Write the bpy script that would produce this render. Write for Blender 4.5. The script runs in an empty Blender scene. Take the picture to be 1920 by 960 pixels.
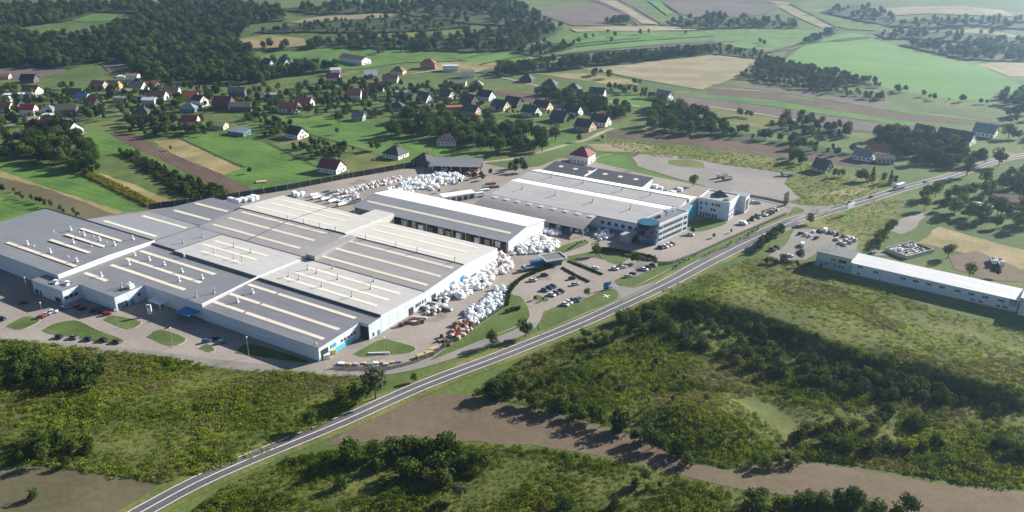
import bpy, math, random
import numpy as np
from mathutils import Vector, geometry
R=math.radians; PI=math.pi
random.seed(7); rng=np.random.default_rng(7)
SC=bpy.context.scene; COL=SC.collection
# ---------------------------------------------------------------- camera
FOC,PITCH,CAMZ=1575.,R(22.5),175.
cam=bpy.data.cameras.new('camera'); co=bpy.data.objects.new('camera',cam); COL.objects.link(co)
co.location=(0,0,CAMZ); co.rotation_euler=(R(90)-PITCH,0,0)
cam.sensor_width=36; cam.lens=36*FOC/1920; cam.clip_start=1; cam.clip_end=9000; SC.camera=co
# ---------------------------------------------------------------- sky, sun, exposure
SUN_AZ,SUN_EL=32.,24.
w=bpy.data.worlds.new('World'); SC.world=w; w.use_nodes=True
nt=w.node_tree; bg=nt.nodes['Background']; sk=nt.nodes.new('ShaderNodeTexSky')
sk.sky_type='NISHITA'; sk.sun_disc=False; sk.sun_elevation=R(SUN_EL); sk.sun_rotation=R(90-SUN_AZ)
nt.links.new(sk.outputs[0],bg.inputs[0]); bg.inputs[1].default_value=0.05; sk.air_density=.7; sk.dust_density=.3
sl=bpy.data.lights.new('sun','SUN'); so=bpy.data.objects.new('sun',sl); COL.objects.link(so)
sl.energy=5.0; sl.angle=R(0.5); sl.color=(1,.94,.84)
sd=Vector((math.cos(R(SUN_EL))*math.cos(R(SUN_AZ)),math.cos(R(SUN_EL))*math.sin(R(SUN_AZ)),math.sin(R(SUN_EL))))
so.rotation_euler=sd.to_track_quat('Z','Y').to_euler(); so.location=(0,0,500)
vs=SC.view_settings; vs.view_transform='Standard'; vs.look='None'; vs.exposure=1.38; vs.gamma=1; vs.use_curve_mapping=False
HAZE=1.2e-4
# ---------------------------------------------------------------- layout helpers
CPI,SPI=math.cos(PITCH),math.sin(PITCH)
def ss(a,b,x):
    t=np.clip((np.asarray(x,float)-a)/(b-a),0,1); return t*t*(3-2*t)
def G(u,v,z=0.):
    x=(u-960)/FOC; y=(480-v)/FOC; d=(x,CPI+y*SPI,-SPI+y*CPI); t=(z-CAMZ)/d[2]; return d[0]*t,d[1]*t
SCARP=np.array([G(*p) for p in [(1215,556),(1330,588),(1440,615),(1560,655),(1700,705),(1960,760)]])
RDC=np.array([G(*p) for p in [(412,885),(640,791),(940,667),(1150,579),(1340,484),(1490,415)]]); MOUND=G(1330,795); MOUND2=G(1120,700)
def pl_dist(pl,x,y):
    best=np.full(np.shape(x),1e9); sgn=np.zeros(np.shape(x)); par=np.zeros(np.shape(x)); n=len(pl)-1
    for i in range(n):
        ax,ay=pl[i]; bx,by=pl[i+1]; dx,dy=bx-ax,by-ay; L2=dx*dx+dy*dy
        tt=((x-ax)*dx+(y-ay)*dy)/L2; t=np.clip(tt,0,1)
        ex,ey=x-ax-t*dx,y-ay-t*dy; d=np.sqrt(ex*ex+ey*ey); s=np.sign(dx*ey-dy*ex)
        m=d<best; best=np.where(m,d,best); sgn=np.where(m,s,sgn); par=np.where(m,(i+np.clip(tt,-.4,1.4))/n,par)
    return best*sgn,par
def hgt(x,y):
    x=np.asarray(x,float); y=np.asarray(y,float)
    far=ss(880,1500,y)
    h=far*(11*np.sin(x/270+y/420)+8*np.sin(y/210-x/480+1.)+.02*np.maximum(y-900,0)+5*np.sin(x/150+2)*np.sin(y/170))
    d,p=pl_dist(SCARP,x,y)
    d=d+2.2*np.sin(x/9.)+1.6*np.sin(x/4.3+y/7.)
    h=h+5.6*ss(-9,1,d)*(1-ss(6,62,d))*ss(-.02,.2,p)*(1-ss(1.05,1.3,p))*(y<620)
    h=h*np.where((y<620)&(y>190),ss(7,24,np.abs(pl_dist(RDC,x,y)[0])),1.)
    r=np.hypot((x-MOUND[0])/34,(y-MOUND[1])/24); h=h+6*(1-ss(.1,1.,r))
    r=np.hypot((x-MOUND2[0])/30,(y-MOUND2[1])/15); h=h+3*(1-ss(.1,1.,r))
    return h
def H1(x,y): return float(hgt(x,y))
def P(u,v):
    z=0.
    for _ in range(12):
        x,y=G(u,v,z); z=.5*z+.5*H1(x,y)
    x,y=G(u,v,z); return x,y
def PZ(u,v):
    x,y=P(u,v); return x,y,H1(x,y)
def inpoly(pl,x,y):
    c=np.zeros(np.shape(x),bool); n=len(pl)
    for i in range(n):
        x1,y1=pl[i]; x2,y2=pl[(i+1)%n]
        if y1==y2: continue
        k=((y1>y)!=(y2>y))&(x<(x2-x1)*(y-y1)/(y2-y1)+x1); c^=k
    return c
def scat(px,spacing,seed=1):
    """random points, about one per spacing^2, inside a ground polygon"""
    pl=[P(*p) for p in px]; a=np.array(pl); r=np.random.default_rng(seed)
    lo,hi=a.min(0),a.max(0); n=int((hi-lo).prod()/spacing**2)+1
    q=lo+r.random((n,2))*(hi-lo); return q[inpoly(pl,q[:,0],q[:,1])]
def along(px,step,jit=0.,seed=3):
    pl=[P(*p) for p in px]; r=np.random.default_rng(seed); out=[]; carry=0
    for (ax,ay),(bx,by) in zip(pl,pl[1:]):
        L=math.hypot(bx-ax,by-ay); s=carry
        while s<L:
            out.append((ax+(bx-ax)*s/L+r.normal()*jit,ay+(by-ay)*s/L+r.normal()*jit)); s+=step
        carry=s-L
    return out
# ---------------------------------------------------------------- objects
def tag(o,label=None,cat=None,group=None,kind=None):
    if label: o['label']=label
    if cat: o['category']=cat
    if group: o['group']=group
    if kind: o['kind']=kind
    return o
def empty(name,loc=(0,0,0),rz=0,label=None,cat=None,group=None):
    o=bpy.data.objects.new(name,None); COL.objects.link(o); o.location=loc; o.rotation_euler=(0,0,rz); o.empty_display_size=.5
    return tag(o,label,cat,group)
def copy_tree(o,parent=None):
    c=o.copy(); COL.objects.link(c)
    if parent is not None: c.parent=parent
    for ch in o.children: copy_tree(ch,c)
    return c
def mesh(name,v,f,mats,mi=None,smooth=False):
    me=bpy.data.meshes.new(name); me.from_pydata([tuple(map(float,p)) for p in v],[],f)
    for m in (mats if isinstance(mats,(list,tuple)) else [mats]): me.materials.append(m)
    if mi is not None: me.polygons.foreach_set('material_index',mi)
    if smooth: me.polygons.foreach_set('use_smooth',[True]*len(f))
    me.update(); return me
def obj(name,me,parent=None,link=True):
    o=bpy.data.objects.new(name,me)
    if link: COL.objects.link(o)
    if parent is not None: o.parent=parent
    return o
class MB:
    def __init__(s): s.v=[]; s.f=[]; s.m=[]
    def add(s,v,f,mi=0):
        k=len(s.v); s.v+=v; s.f+=[tuple(i+k for i in q) for q in f]; s.m+=[mi]*len(f); return s
    def box(s,x,y,z,sx,sy,sz,rz=0,mi=0,top=1.,topy=None):
        c,n=math.cos(rz),math.sin(rz); v=[]; ty=top if topy is None else topy
        for dz,k,ky in ((0,1,1),(sz,top,ty)):
            for px,py in ((-.5,-.5),(.5,-.5),(.5,.5),(-.5,.5)):
                a,b=px*sx*k,py*sy*ky; v.append((x+a*c-b*n,y+a*n+b*c,z+dz))
        return s.add(v,[(3,2,1,0),(4,5,6,7),(0,1,5,4),(1,2,6,5),(2,3,7,6),(3,0,4,7)],mi)
    def prism(s,poly,z0,z1,mi=0):
        """poly [(x,y)] ccw; z0,z1 a number, list or function of (x,y)"""
        n=len(poly)
        g=lambda z,i: z(*poly[i]) if callable(z) else (z[i] if isinstance(z,(list,tuple)) else z)
        v=[(p[0],p[1],g(z0,i)) for i,p in enumerate(poly)]+[(p[0],p[1],g(z1,i)) for i,p in enumerate(poly)]
        return s.add(v,[tuple(range(n-1,-1,-1)),tuple(range(n,2*n))]+[(i,(i+1)%n,n+(i+1)%n,n+i) for i in range(n)],mi)
    def tube(s,pts,rad,n=6,mi=0,cap=True):
        k=len(s.v); rr=rad if isinstance(rad,(list,tuple)) else [rad]*len(pts)
        for i,p in enumerate(pts):
            p=Vector(p); d=(Vector(pts[min(i+1,len(pts)-1)])-Vector(pts[max(i-1,0)])).normalized()
            a=d.cross(Vector((.3,.2,1)) if abs(d.z)<.9 else Vector((1,0,0))).normalized(); b=d.cross(a)
            for j in range(n):
                t=2*PI*j/n; q=p+rr[i]*(a*math.cos(t)+b*math.sin(t)); s.v.append(tuple(q))
        for i in range(len(pts)-1):
            for j in range(n):
                s.f.append((k+i*n+j,k+i*n+(j+1)%n,k+(i+1)*n+(j+1)%n,k+(i+1)*n+j)); s.m.append(mi)
        if cap:
            s.f.append(tuple(k+j for j in range(n))); s.f.append(tuple(k+(len(pts)-1)*n+j for j in range(n-1,-1,-1))); s.m+=[mi,mi]
        return s
    def me(s,name,mats,smooth=False): return mesh(name,s.v,s.f,mats,s.m,smooth)
    def ob(s,name,mats,parent=None,smooth=False): return obj(name,s.me(name,mats,smooth),parent)
# ---------------------------------------------------------------- materials
class NT:
    def __init__(s,name):
        s.mat=bpy.data.materials.new(name); s.mat.use_nodes=True; s.t=s.mat.node_tree
        s.b=s.t.nodes['Principled BSDF']; s.out=s.t.nodes['Material Output']
    def n(s,ty,**k):
        d=s.t.nodes.new(ty)
        for a,b in k.items(): setattr(d,a,b)
        return d
    def l(s,a,b): s.t.links.new(a,b)
    def noise(s,vec,scale,detail=3,rough=.55):
        d=s.n('ShaderNodeTexNoise'); d.inputs['Scale'].default_value=scale; d.inputs['Detail'].default_value=detail; d.inputs['Roughness'].default_value=rough
        if vec is not None: s.l(vec,d.inputs['Vector'])
        return d.outputs['Fac']
    def ramp(s,fac,stops):
        d=s.n('ShaderNodeValToRGB'); e=d.color_ramp.elements
        while len(e)<len(stops): e.new(.5)
        for k,(p,c) in zip(e,stops): k.position=p; k.color=(*c,1)
        s.l(fac,d.inputs[0]); return d.outputs[0]
    def mix(s,fac,a,b,mode='MIX'):
        d=s.n('ShaderNodeMix',data_type='RGBA',blend_type=mode)
        for q,v in ((0,fac),(6,a),(7,b)):
            if isinstance(v,bpy.types.NodeSocket): s.l(v,d.inputs[q])
            elif q==0: d.inputs[0].default_value=v
            else: d.inputs[q].default_value=(*v,1)
        return d.outputs[2]
    def math(s,op,a,b=0.):
        d=s.n('ShaderNodeMath',operation=op)
        for q,v in ((0,a),(1,b)):
            if isinstance(v,bpy.types.NodeSocket): s.l(v,d.inputs[q])
            else: d.inputs[q].default_value=v
        return d.outputs[0]
    def pos(s): return s.n('ShaderNodeNewGeometry').outputs['Position']
    def bump(s,hsock,dist,strength=1.):
        d=s.n('ShaderNodeBump'); d.inputs['Distance'].default_value=dist; d.inputs['Strength'].default_value=strength
        s.l(hsock,d.inputs['Height']); s.l(d.outputs[0],s.b.inputs['Normal'])
    def stripes(s,pos,ang,period):
        d=s.n('ShaderNodeVectorMath',operation='DOT_PRODUCT'); s.l(pos,d.inputs[0]); d.inputs[1].default_value=(-math.sin(R(ang)),math.cos(R(ang)),0)
        return s.math('MULTIPLY_ADD',s.math('SINE',s.math('MULTIPLY',d.outputs['Value'],2*PI/period)),.5) if False else s.math('ADD',s.math('MULTIPLY',s.math('SINE',s.math('MULTIPLY',d.outputs['Value'],2*PI/period)),.5),.5)
def ground(name,cols,big=.02,fine=.6,stripe=None,bump=.25,rough=.95,patch=None):
    """soil / grass / paving: three tones by a broad noise, grain by a fine one, optional rows"""
    m=NT(name); p=m.pos(); a=m.noise(p,big,4,.6); b=m.noise(p,fine,4,.65)
    f=m.math('ADD',m.math('MULTIPLY',a,.65),m.math('MULTIPLY',b,.35))
    c=m.ramp(f,[(.36,cols[0]),(.5,cols[1]),(.64,cols[2])])
    if patch:
        q=m.noise(p,patch[1],3,.5); c=m.mix(m.ramp(q,[(patch[2],(0,0,0)),(patch[2]+.1,(1,1,1))]),c,patch[0])
    hs=b
    if stripe:
        ang,per,st=stripe; s=m.stripes(p,ang,per); s2=m.stripes(p,ang,per*4.3)
        s=m.math('ADD',m.math('MULTIPLY',s,.6),m.math('MULTIPLY',s2,.4))
        n2=m.math('MULTIPLY',m.math('MULTIPLY',s,m.noise(p,.05,3)),1.6*st)
        c=m.mix(n2,c,tuple(k*.45 for k in cols[0])); hs=m.math('ADD',b,m.math('MULTIPLY',s,.5))
    m.l(c,m.b.inputs['Base Color']); m.b.inputs['Roughness'].default_value=rough; m.b.inputs['Specular IOR Level'].default_value=.2
    if bump: m.bump(hs,bump)
    return m.mat
def paint(name,c,rough=.5,var=.12,scale=.8,metal=0.,streak=None,emit=None,spec=.4):
    """painted / sheet surface with dirt; streak=(angle in object space, period) gives sheet joints"""
    m=NT(name); tc=m.n('ShaderNodeTexCoord').outputs['Object']
    n=m.noise(tc,scale,4,.6); n2=m.noise(tc,scale*.08,3,.6)
    f=m.math('ADD',m.math('MULTIPLY',n,.5),m.math('MULTIPLY',n2,.5))
    col=m.ramp(f,[(.35,tuple(k*(1-var) for k in c)),(.65,tuple(min(1,k*(1+var)) for k in c))])
    if streak:
        s=m.stripes(tc,*streak); s=m.math('GREATER_THAN',s,.96); col=m.mix(m.math('MULTIPLY',s,.35),col,tuple(k*.55 for k in c))
        s2=m.n('ShaderNodeMapping'); m.l(tc,s2.inputs[0]); s2.inputs['Rotation'].default_value=(0,0,R(-streak[0])); s2.inputs['Scale'].default_value=(.05,.9,1)
        st=m.noise(s2.outputs[0],1.,3,.6); col=m.mix(m.ramp(st,[(.42,(0,0,0)),(.75,(.5,.5,.5))]),col,tuple(k*.6 for k in c))
    m.l(col,m.b.inputs['Base Color']); m.b.inputs['Roughness'].default_value=rough; m.b.inputs['Metallic'].default_value=metal; m.b.inputs['Specular IOR Level'].default_value=spec
    return m.mat
def foliage(name,cols,patch=.03,trans=.3,island=.5):
    m=NT(name); g=m.n('ShaderNodeNewGeometry'); oi=m.n('ShaderNodeObjectInfo')
    a=m.noise(g.outputs['Position'],patch,3,.6)
    f=m.math('ADD',m.math('MULTIPLY',a,1-island*.6),m.math('MULTIPLY',g.outputs['Random Per Island'],island*.6))
    f=m.math('ADD',f,m.math('MULTIPLY',m.math('SUBTRACT',oi.outputs['Random'],.5),.45))
    n=len(cols); c=m.ramp(f,[(.25+.5*i/(n-1),k) for i,k in enumerate(cols)])
    d=m.n('ShaderNodeBsdfDiffuse'); t=m.n('ShaderNodeBsdfTranslucent'); mx=m.n('ShaderNodeMixShader')
    m.l(c,d.inputs[0]); m.l(m.mix(1.,c,(1.0,1.0,.55),'MULTIPLY'),t.inputs[0]); mx.inputs[0].default_value=trans
    m.l(d.outputs[0],mx.inputs[1]); m.l(t.outputs[0],mx.inputs[2]); m.l(mx.outputs[0],m.out.inputs[0])
    m.t.nodes.remove(m.b); return m.mat
# ---------------------------------------------------------------- ground materials
GM={}
GM['meadow']=ground('meadow_grass',[(.04,.075,.016),(.07,.11,.025),(.12,.14,.04)],.012,.25,patch=((.17,.14,.07),.02,.62))
GM['green']=ground('green_grass',[(.045,.10,.018),(.075,.15,.025),(.11,.19,.04)],.03,.4,stripe=(-32,7,.12))
GM['lawn']=ground('mown_lawn',[(.05,.08,.02),(.075,.11,.028),(.105,.14,.04)],.06,.9)
GM['bright']=ground('winter_crop',[(.06,.155,.025),(.08,.185,.032),(.11,.21,.045)],.006,.05,stripe=(-14,26,.16))
GM['brown']=ground('ploughed_soil',[(.075,.048,.036),(.105,.07,.053),(.135,.09,.07)],.02,.5,stripe=(-58,2.6,.35))
GM['mauve']=ground('harrowed_soil',[(.085,.068,.062),(.115,.092,.083),(.15,.12,.105)],.015,.3,stripe=(-30,5,.2))
GM['straw']=ground('stubble',[(.19,.165,.09),(.26,.22,.13),(.33,.285,.185)],.02,.2,stripe=(-8,11,.55))
GM['dry']=ground('dry_grass',[(.13,.12,.045),(.22,.18,.08),(.33,.26,.15)],.03,.5)
GM['weeds']=ground('weedy_ground',[(.06,.085,.02),(.11,.125,.03),(.19,.17,.06)],.03,.5)
GM['earth']=ground('bare_earth',[(.10,.076,.05),(.13,.10,.067),(.165,.13,.09)],.02,.35,stripe=(-22,9,.12),bump=.12)
GM['olive']=ground('olive_earth',[(.075,.068,.036),(.10,.09,.05),(.13,.115,.065)],.025,.4,bump=.12)
GM['scrub']=ground('scrub_floor',[(.045,.06,.012),(.075,.09,.02),(.13,.13,.04)],.05,.7)
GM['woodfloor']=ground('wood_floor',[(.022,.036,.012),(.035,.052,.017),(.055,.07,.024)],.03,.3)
GM['yard']=ground('yard_paving',[(.20,.175,.155),(.25,.22,.195),(.30,.265,.235)],.02,.5,bump=.03,patch=((.13,.115,.105),.035,.62))
GM['gravel']=ground('gravel',[(.16,.147,.138),(.215,.197,.185),(.27,.25,.235)],.02,.5,bump=.05,patch=((.14,.13,.115),.02,.6))
GM['asphalt']=ground('asphalt',[(.085,.08,.082),(.11,.105,.108),(.14,.133,.135)],.03,.7,stripe=(41,3.6,.35),bump=.02,rough=.85)
GM['lane']=ground('lane_asphalt',[(.17,.155,.145),(.21,.195,.18),(.25,.23,.215)],.03,.5,bump=.03)
GM['white']=ground('road_paint',[(.55,.55,.53),(.7,.7,.68),(.8,.8,.78)],.2,2.,bump=0)
GM['path']=ground('dirt_track',[(.24,.2,.15),(.3,.26,.2),(.38,.33,.26)],.03,.4,bump=.05)
# ---------------------------------------------------------------- terrain sheet
def axis(*segs):
    o=[]
    for a,b,s in segs: o+=list(np.arange(a,b,s))
    return np.array(o+[segs[-1][1]],float)
ys=axis((40,190,10),(190,470,3),(470,900,10),(900,4200,26))
xs=axis((-2700,-400,46),(-400,-260,10),(-260,300,4),(300,420,10),(420,2700,46))
X,Y=np.meshgrid(xs,ys); Z=hgt(X,Y)
nx,ny=len(xs),len(ys); I=np.arange(nx*ny).reshape(ny,nx)
F=np.stack([I[:-1,:-1],I[:-1,1:],I[1:,1:],I[1:,:-1]],-1).reshape(-1,4)
terr=obj('terrain',mesh('terrain',np.stack([X,Y,Z],-1).reshape(-1,3),F.tolist(),GM['meadow'],smooth=True)); tag(terr,'rolling green meadow land under the fields and woods',kind='structure')
FI=0
def off(y,layer): return layer*(.04+.5*float(ss(870,1150,y)))+FI*(.0005+.006*float(ss(870,1150,y)))
def sheet(name,px,mat,layer=1,world=False,jit=.5,label=None):
    """a field or paved area draped on the terrain"""
    global FI
    FI=(FI+1)%64 if name not in('road','road_marking','yard','car_park','access_lane') else 0
    pl=list(px) if world else [P(*p) for p in px]
    far=max(p[1] for p in pl); st=8 if far<880 else 24
    r=np.random.default_rng(len(pl)*31+int(abs(pl[0][0]))); ed=[]
    for (ax,ay),(bx,by) in zip(pl,pl[1:]+pl[:1]):
        n=max(1,int(math.hypot(bx-ax,by-ay)/st))
        for i in range(n):
            t=i/n; ed.append((ax+(bx-ax)*t+r.normal()*jit*(i>0),ay+(by-ay)*t+r.normal()*jit*(i>0)))
    vs_=[Vector(p) for p in ed]; es=[(i,(i+1)%len(ed)) for i in range(len(ed))]
    if name=='scrub_floor': st=3.5
    if far>=880 or name=='scrub_floor':
        a=np.array(pl); lo,hi=a.min(0),a.max(0)
        gx,gy=np.meshgrid(np.arange(lo[0],hi[0],st),np.arange(lo[1],hi[1],st)); gx,gy=gx.ravel(),gy.ravel(); k=inpoly(ed,gx,gy)
        vs_+=[Vector((float(p),float(q))) for p,q in zip(gx[k],gy[k])]
    v2,_,f2,*_=geometry.delaunay_2d_cdt(vs_,es,[],1,1e-3)
    v=[]
    for p in v2: v.append((p.x,p.y,H1(p.x,p.y)+off(p.y,layer)))
    f=[]
    for t in f2:
        a,b,c=(v2[i] for i in t); f.append(tuple(t) if (b-a).cross(c-a)>0 else tuple(t)[::-1])
    o=obj(name,mesh(name,v,f,GM[mat] if isinstance(mat,str) else mat,smooth=True)); return tag(o,label,kind='structure')
def ribbon(pts,w):
    """polygon of constant or varying width round a world polyline"""
    n=len(pts); ww=w if isinstance(w,(list,tuple)) else [w]*n; a=[];b=[]
    for i,(x,y) in enumerate(pts):
        x0,y0=pts[max(i-1,0)]; x1,y1=pts[min(i+1,n-1)]; L=math.hypot(x1-x0,y1-y0); nx_,ny_=-(y1-y0)/L,(x1-x0)/L
        a.append((x+nx_*ww[i]/2,y+ny_*ww[i]/2)); b.append((x-nx_*ww[i]/2,y-ny_*ww[i]/2))
    return a+b[::-1]
def smooth(pts,k=4):
    o=[]; n=len(pts)
    for i in range(n-1):
        p0,p1,p2,p3=(np.array(pts[max(0,min(n-1,i+j))]) for j in (-1,0,1,2))
        for s in range(k):
            t=s/k; o.append(tuple(.5*((2*p1)+(-p0+p2)*t+(2*p0-5*p1+4*p2-p3)*t*t+(-p0+3*p1-3*p2+p3)*t**3)))
    return o+[tuple(pts[-1])]
def shift(pts,d):
    o=[]; n=len(pts)
    for i,(x,y) in enumerate(pts):
        x0,y0=pts[max(i-1,0)]; x1,y1=pts[min(i+1,n-1)]; L=math.hypot(x1-x0,y1-y0); o.append((x-(y1-y0)/L*d,y+(x1-x0)/L*d))
    return o
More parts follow.
